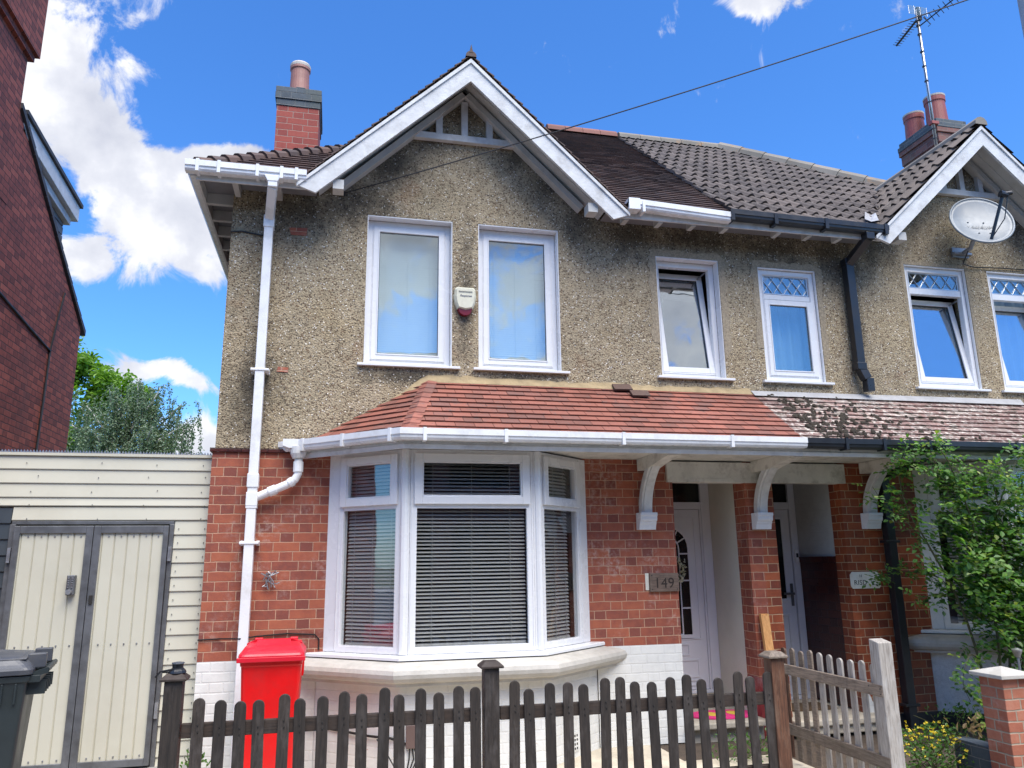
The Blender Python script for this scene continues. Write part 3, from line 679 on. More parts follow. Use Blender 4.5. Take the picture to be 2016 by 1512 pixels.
def pent_roof(root, mir, tile_m, gut_m, fascia_m):
    A, B, C, D_ = (.837, .0, 3.33), (.56, -.87, 2.695), (-.29, .0, 2.695), (XP, -.87, 2.695)
    q = MB(mir); tiles(q, [B, D_, (XP, 0, 3.33), A], (1, 0, 0), .1, .165, .007, .0115)
    tiles(q, [C, B, A], Vector(B) - Vector(C), .1, .165, .007, .0115)
    pr = q.build('porch_roof', tile_m, root)
    q = MB(mir)
    for P4 in ([B, D_, (XP, 0, 3.33), A], [C, B, A]): q.poly([Vector(p) + Vector((0, 0, -.02)) for p in P4])
    q.build('roof_deck', 'slate', pr)
    # mitred hip tiles
    q = MB(mir); a, b = Vector(B), Vector(A); n = 10
    for i in range(n):
        p0, p1 = a.lerp(b, i / n), a.lerp(b, (i + 1) / n + .012)
        for sgn in (-1, 1):
            side = Vector((1, 0, 0)) if sgn > 0 else (Vector(C) - Vector(B)).normalized()
            z0, z1 = Vector((0, 0, .034)), Vector((0, 0, .020))
            q.add([p0 + z0, p0 + side * .085 + z0 * .8, p1 + side * .085 + z1 * .7, p1 + z1, p0 + z0 * .35, p0 + side * .085 + z0 * .25], [(0, 1, 2, 3), (0, 4, 5, 1)])
    q.build('hip_tiles', tile_m, pr)
    q = MB(mir)
    if not mir:
        pts = [(-.30, 2.70), (.05, 2.88), (.40, 3.08), (.70, 3.30), (.80, 3.385), (1.0, 3.40), (1.4, 3.385), (2.0, 3.375), (2.7, 3.385), (3.4, 3.375), (XP, 3.385)]
        low = [(-.30, 2.66), (.05, 2.80), (.40, 3.01), (.70, 3.23), (.84, 3.31), (1.0, 3.31), (1.4, 3.31), (2.0, 3.31), (2.7, 3.31), (3.4, 3.31), (XP, 3.31)]
        vs = []; rg = random.Random(3)
        N = 60
        def interp(L, t):
            x = -.30 + (XP + .30) * t
            for (xa, za), (xb, zb) in zip(L, L[1:]):
                if xa <= x <= xb + 1e-6: return x, za + (zb - za) * (x - xa) / (xb - xa)
        for i in range(N + 1):
            x, zt = interp(pts, i / N); _, zl = interp(low, i / N); zt += rg.uniform(-.012, .016)
            vs += [(x, .010, zt), (x, -.012 - rg.uniform(0, .008), (zt + zl) / 2), (x, -.05, zl + .002)]
        q.add(vs, [f for i in range(N) for f in ((3 * i, 3 * i + 3, 3 * i + 4, 3 * i + 1), (3 * i + 1, 3 * i + 4, 3 * i + 5, 3 * i + 2))])
        q.build('mortar_fillet', 'mortar', root)
    else:
        q.add([(.80, .008, 3.385), (XP, .008, 3.365), (XP, -.012, 3.36), (.80, -.012, 3.38), (.84, -.095, 3.300), (XP, -.095, 3.292)], [(0, 1, 2, 3), (3, 2, 5, 4)]); q.build('lead_flashing', 'lead', root)
    # boarded soffit, fascia and gutter
    q = MB(mir); q.prism([(-.30, .0, 2.615), (.545, -.79, 2.615), (XP, -.79, 2.615), (XP, .0, 2.615)], (0, 0, .012)); q.build('soffit', 'peel', root)
    q = MB(mir); sweep(q, PF, [(0, 2.565), (.022, 2.565), (.030, 2.60), (.022, 2.61), (.022, 2.70), (0, 2.70)], True, False); q.build('fascia', fascia_m, root)
    q = MB(mir); sweep(q, PF, [(.028, 2.715), (.028, 2.640), (.040, 2.628), (.098, 2.628), (.112, 2.645), (.116, 2.668), (.124, 2.672), (.124, 2.722), (.116, 2.722), (.108, 2.690), (.04, 2.690)], True, False)
    gt = q.build('gutter', gut_m, root)
    for x in (.70, 1.38, 2.42, 3.45) if not mir else (.9, 1.9, 2.9, 3.4, 3.8):
        q = MB(mir); q.box(x - .014, x + .014, -.932, -.826, 2.618, 2.727); q.build('gutter_bracket', gut_m, gt)
    xf, L = facet(PF[0], PF[1])
    for u_ in (.16, .62, L - .06): q = mbf(xf, mir); q.box(u_ - .014, u_ + .014, .026, .130, 2.618, 2.727); q.build('gutter_bracket', gut_m, gt)
def corbel_bracket(root, x, mir=False):
    q = MB(mir)
    prof = [(0, 2.092), (-.135, 2.092), (-.135, 2.062), (-.125, 2.057), (-.125, 2.030), (-.118, 2.012), (-.100, 2.004), (-.104, 1.998), (-.090, 1.975), (-.078, 1.930), (0, 1.930)]
    q.prism([(x - .085, y, z) for y, z in prof], (.17, 0, 0)); cb = q.build('corbel', 'upvc', root, bevel=.004)
    # curved timber strut from the corbel to the eaves beam
    q = MB(mir); N = 12; vs = []
    for i in range(N + 1):
        t = i / N; a = math.radians(8 + 50 * t)
        cy, cz = -.06 - .86 + .86 * math.cos(a - math.radians(8)) , 2.09 + .58 * math.sin(a - math.radians(8)) / math.sin(math.radians(50)) * .80
        nx, nz = math.cos(a), math.sin(a)
        for o, wd in ((-.05, .055), (.02, .055), (.026, .040), (.05, .040)):
            for s in (-1, 1): vs.append((x + s * wd, cy + nx * -o, cz - nz * o * .8))
    ring = [0, 2, 4, 6, 7, 5, 3, 1]
    fs = []
    for i in range(N):
        for a, b in zip(ring, ring[1:] + ring[:1]): fs.append((i * 8 + a, i * 8 + b, (i + 1) * 8 + b, (i + 1) * 8 + a))
    fs += [tuple(ring), tuple(N * 8 + r for r in ring[::-1])]
    q.add(vs, fs); q.build('curved_strut', 'wht_wood', root)
    q = MB(mir); q.prism([(x - .06, -.03, 2.612), (x - .06, -.03, 2.50), (x - .06, -.30, 2.495), (x - .06, -.52, 2.53), (x - .06, -.785, 2.56), (x - .06, -.785, 2.612)], (.12, 0, 0)); q.build('eaves_beam', 'peel', root)

def main_roof(root, mir, tile_m, ridge_m, gut_m, chimney_m):
    sl_ = (RZ - EZ) / (RY - EY)
    CX = EY + XA - (-.0) - .0
    XL = XA - .30                                        # eaves corner
    RX = XL + (RY - EY) + (0 if mir else .62); HK = (RY - EY) / (RX - XL)
    f = [(XL, EY, EZ), (3.98, EY, EZ), (XP, RY, RZ), (RX, RY, RZ)]
    FZ = 5.085; FX = GX - (GZ - FZ) / .955; VY = EY + (GZ - EZ) / sl_; FX2 = 2 * GX - FX
    hz = lambda x: (x, EY + (x - XL) * HK, EZ + (x - XL) * HK * sl_)
    V_ = (GX, VY, GZ); HP = hz(GX); XR = 4.43 if mir else 3.98
    pieces = [[(XL, EY, EZ), (FX, EY, EZ), V_, HP], [(FX2, EY, EZ), (XR, EY, EZ), (XP, RY, RZ), (RX, RY, RZ), HP, V_]]
    q = MB(mir)
    for P4 in pieces:
        if not mir: tiles(q, P4, (1, 0, 0), .1, .165, .012, .008)
        else: pantiles(q, P4, (1, 0, 0))
    side = [(XL, 7.17, EZ), (XL, EY, EZ), (RX, RY, RZ)]
    if not mir: tiles(q, side, (0, -1, 0), .1, .165, .012, .008)
    else: pantiles(q, side, (0, -1, 0))
    rf = q.build('roof', tile_m, root)
    q = MB(mir)
    for P4 in (pieces[0], [(FX2, EY, EZ), (XP, EY, EZ), (XP, RY, RZ), (RX, RY, RZ), HP, V_], side, [(XP, 7.17, EZ), (XL, 7.17, EZ), (RX, RY, RZ), (XP, RY, RZ)]): q.poly([Vector(p) + Vector((0, 0, -.03)) for p in P4])
    q.build('roof_deck', 'slate', rf)
    q = MB(mir); half_round(q, (XP - .02, RY, RZ - .01), (RX, RY, RZ - .01), .11, .33); q.build('ridge_tiles', ridge_m, rf)
    q = MB(mir)
    if not mir: half_round(q, (XL + .04, EY + .04, EZ + .015), (RX, RY, RZ - .02), .060, .15, taper=.028, gap=-.02)
    else: half_round(q, (XL + .04, EY + .04, EZ + .03), (RX, RY, RZ + .01), .12, .4, taper=.01)
    q.build('hip_tiles', tile_m if not mir else ridge_m, rf)
    # small gable roof
    GY = -.435
    q = MB(mir)
    for sg in (-1, 1):
        fx = GX + sg * (GX - FX)
        P3 = [(fx, GY, FZ), (fx, EY + .0, FZ), (GX, VY, GZ), (GX, GY, GZ)]
        if not mir: tiles(q, P3, (0, sg, 0), .1, .165, .013, .010)
        else: pantiles(q, P3, (0, sg, 0), .34, .15)
    gr = q.build('gable_roof', tile_m, root)
    q = MB(mir)
    for sg in (-1, 1):
        fx = GX + sg * (GX - FX); q.poly([(fx, GY + .03, FZ - .03), (fx, EY, FZ - .03), (GX, VY, GZ - .03), (GX, GY + .03, GZ - .03)])
    q.build('roof_deck', 'slate', gr)
    q = MB(mir); half_round(q, (GX, GY - .01, GZ - .005), (GX, VY, GZ - .005), .085 if mir else .055, .3)
    if not mir:
        q.add([(GX - .02, GY - .012, GZ + .03), (GX + .02, GY - .012, GZ + .03), (GX, GY - .012, GZ + .125), (GX - .02, GY + .05, GZ + .03), (GX + .02, GY + .05, GZ + .03), (GX, GY + .02, GZ + .125)], [(0, 1, 2), (3, 5, 4), (0, 3, 4, 1), (1, 4, 5, 2), (2, 5, 3, 0)])
    q.build('ridge_tiles', tile_m if not mir else ridge_m, gr)
    # barge boards, boarded soffit under the verge, purlin blocks and the ornamental framing
    k = Vector((1, 0, .955)).normalized()
    for sg in (-1, 1):
        q = MB(mir); th = .235
        x0 = GX + sg * (GX - FX)
        q.prism([(x0 + sg * .03, -.418, FZ - .055), (x0 - sg * .14, -.418, FZ - .115), (GX, -.418, GZ - .04 - th), (GX, -.418, GZ - .035)], (0, .03, 0))
        q.prism([(x0 + sg * .03, -.434, FZ - .040), (x0 + sg * .03, -.434, FZ - .075), (GX, -.434, GZ - .075), (GX, -.434, GZ - .03)], (0, .016, 0))
        q.build('barge_board', 'wht_wood', root)
        q = MB(mir)
        xs_, zs_ = x0 - sg * .16, FZ - .075 + .153
        q.prism([(xs_, -.387, zs_ - .02), (GX, -.387, GZ - .125), (GX, -.387, GZ - .105), (xs_, -.387, zs_)], (0, .385, 0))
        for j in range(3):                                # board joints
            y = -.30 + j * .11; q.bar((xs_ - sg * .03, y, zs_ + .010), (GX, y, GZ - .127), .012, .012)
        q.build('verge_soffit', 'soffit', root)
        q = MB(mir); q.bar((GX + sg * .02, -.045, GZ - .215), (x0 - sg * .36, -.045, FZ + .14), .06, .10, (0, -1, 0)); q.build('wall_rafter', 'soffit', root)
        q = MB(mir); xb = GX + sg * 1.245; q.box(xb - .05, xb + .05, -.384, -.25, 5.045, 5.14); q.build('purlin_end', 'soffit', root)
    q = MB(mir); q.box(GX - .565, GX + .565, -.05, .008, 5.865, 5.935)
    for dx, zt in ((-.262, 6.17), (.262, 6.17), (0, 6.33)): q.box(GX + dx - .033, GX + dx + .033, -.045, .006, 5.935, zt)
    q.build('gable_framing', 'wht_wood', root)
    # eaves: fascia, rafter feet, gutters
    for bx in ((XL + .04, GX - 1.5, -.345, -.325), (GX + 1.5, XP, -.345, -.325), (XL + .04, XL + .06, -.324, 7.1)):
        q = MB(mir); q.box(*bx, 5.03, 5.15); q.build('fascia', 'wht_wood', root)
    for bx in ((XL + .061, GX - 1.45, -.324, .0), (GX + 1.45, XP, -.324, .0), (XL + .061, XA + .017, .001, 7.1)):
        q = MB(mir); q.box(*bx, 5.135, 5.145); q.build('eaves_soffit', 'eave_dark', root)
    x = GX + 1.62
    feet = [(-1.025, -.975, -.323, .008, 5.06, 5.133), (-.645, -.595, -.323, .008, 5.06, 5.133)]
    while x < XP - .05: feet.append((x - .025, x + .025, -.324, -.20, 5.018, 5.133)); x += .37
    y = .15
    while y < 5: feet.append((XL + .061, XA + .016, y - .025, y + .025, 5.03, 5.133)); y += .38
    for ft in feet: q = MB(mir); q.box(*ft); q.build('rafter_foot', 'soffit', root)
    prof = [(.0, 5.165), (.0, 5.085), (.015, 5.072), (.080, 5.072), (.095, 5.088), (.098, 5.112), (.108, 5.116), (.108, 5.17), (.098, 5.17), (.092, 5.135), (.012, 5.135)]
    def gut(q, x0, x1, dz0=0, dz1=0):
        q.add([(x0, -.347 - d, z + dz0) for d, z in prof] + [(x1, -.347 - d, z + dz1) for d, z in prof],
              [tuple(range(11)), tuple(range(11, 22))[::-1]] + [(i, (i + 1) % 11, (i + 1) % 11 + 11, i + 11) for i in range(11)])
    if not mir:
        q = MB(); gut(q, XL - .045, GX - 1.53); gt = q.build('gutter', gut_m, root)
        q = MB(); gut(q, GX + 1.60, 3.90, .03, -.02); q.box(GX + 1.60, GX + 1.72, -.465, -.342, 5.08, 5.20); gt2 = q.build('gutter', gut_m, root)
        q = MB(); q.xf = lambda x, y, z: Vector((XL + .058 + y + .347, x, z)); gut(q, -.33, 7.1); q.build('gutter', gut_m, root)
        br = [(-1.30, .014, gt), (-1.12, .014, gt), (-.79, .014, gt), (-.58, .014, gt), (-.45, .014, gt), (GX + 1.76, .014, gt2)]
    else:
        q = MB(mir); gut(q, GX + 1.46, 4.512, .0, .02); gt = q.build('gutter', gut_m, root)
        br = [(x, .02, gt) for x in (GX + 1.50, 3.4, 4.0, 4.5)]
    for x, w, p in br: q = MB(mir); q.box(x - w, x + w, -.462, -.34, 5.062, 5.180); q.build('gutter_bracket', gut_m, p)
    return rf, gr
W12 = [(.215, 1.057, 3.487, 4.995), (1.318, 2.16, 3.487, 4.995)]
H1_HOLES = W12 + [(3.232, 3.957, 3.487, 4.80)]
toL = lambda x: 2 * XP - x
H2W = [(4.425, 5.135, 3.487, 4.765), (6.307, 7.140, 3.487, 4.940), (7.445, 8.278, 3.487, 4.940)]
H2_HOLES = [(toL(b), toL(a), c, d) for a, b, c, d in H2W]
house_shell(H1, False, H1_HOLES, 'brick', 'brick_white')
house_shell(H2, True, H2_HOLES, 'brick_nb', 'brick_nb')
bay_window(H1, False); bay_window(H2, True)
bay_base(H1, False, 'brick_white'); bay_base(H2, True, 'render', True)
pent_roof(H1, False, 'tile_red', 'upvc_gut', 'wht_wood'); pent_roof(H2, True, 'tile_old', 'black', 'peel')
main_roof(H1, False, 'tile_brown', 'ridge_red', 'upvc_gut', 'brick_ch'); main_roof(H2, True, 'pantile', 'ridge_grey', 'black', 'brick_old')
corbel_bracket(H1, 2.95); corbel_bracket(H1, 4.185); corbel_bracket(H2, 2.97, True)
# lead saddle where the valley of the right-hand gable meets the eaves
q = MB(); 
v0, v1 = Vector((5.66, -.40, 5.17)), Vector((5.66 + 1.586 * .20, -.37 + 1.75 * .20, 5.15 + 1.45 * .20))
q.add([v0 + Vector((-.13, 0, .075)), v0 + Vector((.03, -.02, .065)), v1 + Vector((.02, 0, .10)), v1 + Vector((-.12, 0, .10)), v0 + Vector((-.05, 0, .05)), v1 + Vector((-.05, 0, .06))], [(0, 4, 5, 3), (4, 1, 2, 5)]); q.build('lead_saddle', 'lead', H2)
# small bits of exposed brick in the render
q = MB(); q.prism([(-.50, .008, 4.72), (-.36, .008, 4.72), (-.35, .008, 4.80), (-.52, .008, 4.79)], (0, -.004, 0)); q.build('exposed_brick', 'brick', H1)
q = MB(); q.prism([(-.56, .008, 3.37), (-.46, .008, 3.365), (-.46, .008, 3.41), (-.55, .008, 3.415)], (0, -.004, 0)); q.build('exposed_brick', 'brick', H1)

# moss cushions on the neighbour's porch tiles
q = MB(); rm = random.Random(17)
for i in range(190):
    u_ = abs(rm.gauss(0, .42)); v_ = min(.97, max(.03, rm.betavariate(1.3, 2.2))); x = XP + .10 + u_ * 1.25 + (1 - v_) * .12; y = -.87 + .87 * v_; z = 2.695 + .635 * v_ + .030
    a, b, h = rm.uniform(.010, .032), rm.uniform(.008, .018), rm.uniform(.010, .020)
    n = 9; vs = []; ph = rm.uniform(0, 6)
    for rr, hh in ((1, -.3), (.85, .55), (.45, .95)):
        for k in range(n):
            t = 2 * math.pi * k / n; w = 1 + .25 * math.sin(3 * t + ph) + rm.uniform(-.12, .12); cx, cyy = a * rr * w * math.cos(t), b * rr * w * math.sin(t)
            vs.append((x + cx, y + cyy, z + cyy * .73 + h * hh))
    q.add(vs, [(j * n + k, j * n + (k + 1) % n, (j + 1) * n + (k + 1) % n, (j + 1) * n + k) for j in range(2) for k in range(n)] + [tuple(2 * n + k for k in range(n))])
mo = q.build('moss', 'moss', H2, smooth=True); mo['kind'] = 'stuff'
# paler patches where the render round two windows was made good
rm = random.Random(8)
for root, (x0, x1, z0, z1), e in ((H1, H1_HOLES[2], .10), (H2, H2W[0], .09), (H2, H2W[1], .05)):
    out = []
    def edge(ax, az, bx, bz, n, nx, nz):
        for i in range(n):
            t = i / n; k = e * rm.uniform(.6, 1.0); out.append((ax + (bx - ax) * t + nx * k, az + (bz - az) * t + nz * k))
    edge(x0, z0 + .35, x0, z1 + .02, 9, -1, 0); edge(x0 - .05, z1, x1 + .05, z1, 11, 0, 1); edge(x1, z1 + .02, x1, z0 + .2, 11, 1, 0)
    inn = [(x0 - .0005, z0 + .35)] + [(x0 - .0005, z1)] + [(x1 + .0005, z1)] + [(x1 + .0005, z0 + .2)]
    poly = [(x, .0085, z) for x, z in out] + [(x, .0085, z) for x, z in inn[::-1]]
    q = MB(); q.add(poly, [tuple(range(len(poly)))]); q.build('render_patch', 'patch', root)

# two slipped dark replacement tiles at the top of the clean red roof
for x, v in ((2.66, .93), (2.80, .80)):
    y = -.87 + .87 * v; z = 2.695 + .635 * v
    q = MB(); q.prism([(x, y - .06, z + .000), (x + .19, y - .055, z + .004), (x + .20, y + .055, z + .080), (x + .01, y + .05, z + .076)], (0, -.008, .012)); q.build('loose_tile', 'tile_brown', H1)

# ------------------------------------------------------------------ upper windows
def upper_window(root, h, kind, dep=.115, glass_m='glass_sky', backing='blind'):
    x0, x1, z0, z1 = h
    q = mbf(FRONT)                          # lining boards of the opening and the outer frame
    q.box(x0, x1, -dep, -.014, z1 - .012, z1); q.box(x0, x0 + .010, -dep, -.016, z0, z1 - .012); q.box(x1 - .010, x1, -dep, -.016, z0, z1 - .012)
    a0, a1, b0, b1 = x0 + .011, x1 - .011, z0, z1 - .013
    q.rect_frame(a0, a1, b0, b1, .062, -dep - .06, -dep, .070)
    q.rect_frame(a0 + .048, a1 - .048, b0 + .056, b1 - .048, .010, -dep, -dep + .006)
    if kind != 'single':
        zt = {'fixed_top': (4.335 + .075, 4.470), 'tilt_top': (4.60, 4.672), 'tilt': None}[kind]
        if zt: q.box(a0 + .063, a1 - .063, -dep - .058, -dep - .001, zt[0], zt[1])
    w = q.build('window', 'upvc', root, bevel=.003)
    q = mbf(FRONT); q.prism([(x0 - .055, .030, z0 - .005), (x0 - .055, .030, z0 - .028), (x0 - .055, -dep, z0 - .028), (x0 - .055, -dep, z0 + .004)], (x1 - x0 + .13, 0, 0)); q.build('sill', 'upvc', w, bevel=.002)
    s0, s1, t0, t1 = a0 + .058, a1 - .058, b0 + .066, b1 - .058
    if kind in ('single', 'fixed_top'):
        tt = t1 if kind == 'single' else 4.405
        q = mbf(FRONT); q.rect_frame(s0, s1, t0, tt, .058, -dep - .03, -dep + .012); q.rect_frame(s0 + .046, s1 - .046, t0 + .046, tt - .046, .012, -dep + .012, -dep + .018)
        sa = q.build('sash', 'upvc', w, bevel=.004)
        q = mbf(FRONT); q.rect_frame(s0 - .007, s1 + .007, t0 - .007, tt + .007, .008, -dep - .02, -dep + .004); q.build('seal', 'gasket', sa)
        q = mbf(FRONT); q.box(s0 + .05, s1 - .05, -dep - .012, -dep - .006, t0 + .05, tt - .05); q.build('pane', glass_m, sa)
        q = mbf(FRONT); q.rect_frame(s0 + .056, s1 - .056, t0 + .056, tt - .056, .007, -dep - .006, -dep - .002); q.build('gasket', 'black', sa)
    else:
        tt = 4.592 if kind == 'tilt_top' else t1
        A = math.radians(8.5); pz, pd = t0, -dep - .03
        def tilt(u_, d, z): 
            dz, dd = z - pz, d - pd
            return FRONT(u_, pd + dd * math.cos(A) - dz * math.sin(A), pz + dz * math.cos(A) + dd * math.sin(A))
        q = mbf(tilt); q.rect_frame(s0, s1, t0, tt, .062, -dep - .05, -dep + .004); sa = q.build('open_sash', 'upvc', w, bevel=.004)
        q = mbf(tilt); q.box(s0 + .055, s1 - .055, -dep - .03, -dep - .024, t0 + .055, tt - .055); q.build('pane', 'glass_tilt', sa)
        q = mbf(tilt); q.rect_frame(s0 + .060, s1 - .060, t0 + .060, tt - .060, .008, -dep - .022, -dep - .010); q.build('gasket', 'black', sa)
        q = mbf(FRONT); q.bar((s1 - .03, -dep - .03, tt - .03), (s1 - .06, -dep - .20, tt - .06), .012, .012); q.build('stay', 'zinc', w)
    if kind in ('fixed_top', 'tilt_top'):
        f0, f1 = (4.478, t1 - .002) if kind == 'fixed_top' else (4.678, t1 - .002)
        g0, g1 = s0 + .010, s1 - .010
        q = mbf(FRONT); q.box(g0, g1, -dep - .030, -dep - .024, f0, f1); tp = q.build('pane', glass_m, w)
        q = mbf(FRONT); hh = f1 - f0; st = (g1 - g0) / 4.5
        q2 = []
        for sgn in (1, -1):
            k = -3
            while k < 9:
                xa = g0 + k * st; xb = xa + sgn * hh * .74; pts = []
                # clip the diagonal lead to the pane
                (ua, za), (ub, zb) = (xa, f0), (xb, f1)
                ta, tb = 0.0, 1.0
                dx = ub - ua
                for lim, side in ((g0, 1), (g1, -1)):
                    fa, fb_ = (ua - lim) * side, (ub - lim) * side
                    if fa < 0 and fb_ < 0: ta, tb = 1, 0
                    elif fa < 0: ta = max(ta, fa / (fa - fb_))
                    elif fb_ < 0: tb = min(tb, fa / (fa - fb_))
                if tb - ta > .02: q.bar((ua + dx * ta, -dep - .020, za + hh * ta), (ua + dx * tb, -dep - .020, za + hh * tb), .004, .011, (0, 1, 0))
                k += 1
        q.rect_frame(g0, g1, f0, f1, .010, -dep - .022, -dep - .012)
        q.build('lead_lattice', 'metal', tp)
    if backing == 'blind':
        q = mbf(FRONT); slats(q, s0 + .03, s1 - .03, b0 + .05, b1 - .04, -dep - .12, .024, .027, 80, (.16, .5, .84)); q.build('blind', 'blind_up', w)
    elif backing == 'curtain':
        q = mbf(FRONT); N = 44; vs = []
        for i in range(N + 1):
            u_ = x0 - .05 + (x1 - x0 + .1) * i / N; d = -dep - .20 + .022 * math.sin(i * .95) + .010 * math.sin(i * .41 + 1)
            vs += [(u_, d, z0 - .1), (u_, d, z1)]
        q.add(vs, [(2 * i, 2 * i + 2, 2 * i + 3, 2 * i + 1) for i in range(N)]); q.build('curtain', 'curtain', w, smooth=True)
    return w
for h in W12: upper_window(H1, h, 'single')
upper_window(H1, H1_HOLES[2], 'tilt', backing='none')
upper_window(H2, H2W[0], 'fixed_top', .05, backing='curtain')
upper_window(H2, H2W[1], 'tilt_top', .05, backing='none')
upper_window(H2, H2W[2], 'tilt_top', .05, backing='curtain')

# ------------------------------------------------------------------ porch recesses and doors
q = MB(); q.poly([(4.05, .23, .17), (4.05, .86, .17), (4.05, .86, 2.62), (4.05, .23, 2.62)]); q.build('porch_side_wall', 'cream_wall', H1)
q = MB(); q.box(4.046, 4.20, -.004, .226, -.02, .53); q.build('painted_pier_foot', 'red_paint', H1)
q = MB(); q.box(4.2005, 4.366, -.002, .3, -.02, .53); q.build('pier_foot', 'brick_nb', H2)
q = MB(); q.poly([(5.150, .19, .17), (5.150, .92, .17), (5.150, .92, 1.60), (5.150, .19, 1.60)]); q.build('tiled_dado', 'brick_tile', H2)
q = MB(); q.box(5.128, 5.152, .19, .92, 1.60, 1.655); q.box(5.118, 5.152, .19, .92, 1.64, 1.66); q.build('dado_rail', 'brick_tile', H2)
q = MB(); q.poly([(5.151, .19, 1.655), (5.151, .92, 1.655), (5.151, .92, 2.62), (5.151, .19, 2.62)]); q.build('porch_side_wall', 'brick_grey', H2)
q = MB(); q.box(2.98, 4.205, .0125, .87, 2.60, 2.61); q.build('porch_ceiling', 'soffit', H1)
q = MB(); q.box(4.207, 5.16, .0125, .94, 2.60, 2.61); q.build('porch_ceiling', 'soffit', H2)
q = MB(); q.box(3.20, XP - .004, -.035, .08, 2.395, 2.598); q.box(3.46, 3.84, -.041, -.035, 2.405, 2.435); q.build('porch_beam', 'peel', H1, bevel=.004)
q = MB(); q.box(XP + .004, 5.205, -.032, .08, 2.398, 2.598); q.build('porch_beam', 'peel', H2, bevel=.004)
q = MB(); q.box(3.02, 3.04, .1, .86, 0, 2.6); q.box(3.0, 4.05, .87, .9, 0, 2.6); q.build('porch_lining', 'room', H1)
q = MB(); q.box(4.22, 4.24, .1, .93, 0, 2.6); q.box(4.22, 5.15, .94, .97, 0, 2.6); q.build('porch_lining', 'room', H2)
# steps
q = MB(); q.box(3.268, 4.048, -.02, .78, -.02, .115); q.box(3.262, 4.060, -.11, .78, .116, .172); q.box(3.05, 4.05, .74, .86, .173, .285); q.build('doorstep', 'step', H1, bevel=.012)
q = MB(); q.box(4.30, 5.26, -.16, .86, .02, .10); q.box(4.28, 5.28, -.20, .86, .101, .158); q.build('doorstep', 'concrete', H2, bevel=.012)
q = MB(); q.add([(5.16, -.012, .02), (5.36, -.012, .02), (5.34, -.012, .20), (5.25, -.012, .26), (5.20, -.012, .40), (5.15, -.012, .42)], [(0, 1, 2, 3, 4, 5)]); q.build('white_patch', 'brick_white', H2)
# front door of the left house
DY = .80
q = mbf(lambda x, d, z: Vector((x, DY - d, z)))
q.box(3.045, 3.135, -.05, .02, .285, 2.60); q.box(3.945, 4.048, -.05, .02, .285, 2.60); q.box(3.136, 3.944, -.05, .018, 2.185, 2.262); q.box(3.136, 3.944, -.05, .018, 2.545, 2.60); q.box(3.136, 3.944, -.05, .024, .285, .315)
q.box(3.925, 3.944, -.03, .008, .316, 2.184)
dr = q.build('front_door', 'door_white', H1, bevel=.004)
xf = q.xf
q = mbf(xf); q.box(3.139, 3.923, -.04, -.006, .319, 2.180); lf = q.build('leaf', 'door_white', dr, bevel=.003)
def arch(cx, r, z0, zc, n=14): return [(cx - r, z0)] + [(cx - r * math.cos(math.pi * i / n), zc + r * 1.0 * math.sin(math.pi * i / n)) for i in range(n + 1)] + [(cx + r, z0)]
CXD, ZB, ZC, RR = 3.54, .868, 1.765, .222
q = mbf(xf); q.prism([(x, -.004, z) for x, z in arch(CXD, RR, ZB, ZC)], (0, -.006, 0)); q.v = [Vector((v.x, v.y - .010, v.z)) for v in q.v]; q.build('glazing', 'dark_glass', dr)
q = mbf(xf)
def ring(q, cx, r0, r1, z0, zc, d0, d1):
    a, b = arch(cx, r0, z0 + (r1 - r0 if r1 > r0 else 0), zc), arch(cx, r1, z0, zc)
    vs = [(x, d0, z) for x, z in a] + [(x, d1, z) for x, z in a] + [(x, d0, z) for x, z in b] + [(x, d1, z) for x, z in b]; n = len(a); fs = []
    for i in range(n):
        j = (i + 1) % n
        fs += [(n + i, n + j, 3 * n + j, 3 * n + i), (i, j, n + j, n + i), (2 * n + i, 3 * n + i, 3 * n + j, 2 * n + j)]
    q.add(vs, fs)
ring(q, CXD, RR - .004, RR + .030, ZB - .03, ZC, -.008, .014)
ring(q, CXD, .108, .122, ZB, ZC, -.004, .010)
for z in (1.135, 1.42, 1.70): q.box(CXD + .115, CXD + RR, -.004, .009, z, z + .016); q.box(CXD - RR, CXD - .115, -.004, .009, z, z + .016)
for a in (30, 60, 120, 150, 90):
    a = math.radians(a); q.bar((CXD + .115 * math.cos(a), .003, ZC + .115 * math.sin(a)), (CXD + RR * math.cos(a), .003, ZC + RR * math.sin(a)), .014, .012, (0, 1, 0))
q.build('glazing_bars', 'door_white', dr)
q = mbf(xf)
for (a, b, c, d) in ((3.20, 3.86, .36, .42), (3.36, 3.72, .66, .78), (3.26, 3.82, .44, .62)): q.rect_frame(a, b, c, d, .014, -.007, .004)
q.rect_frame(3.22, 3.86, .82, 2.10, .010, -.007, .003)
q.build('panel_moulding', 'door_white', dr)
q = mbf(xf); q.box(3.136, 3.944, -.02, -.012, 2.262, 2.545); q.build('fanlight', 'dark_glass', dr)
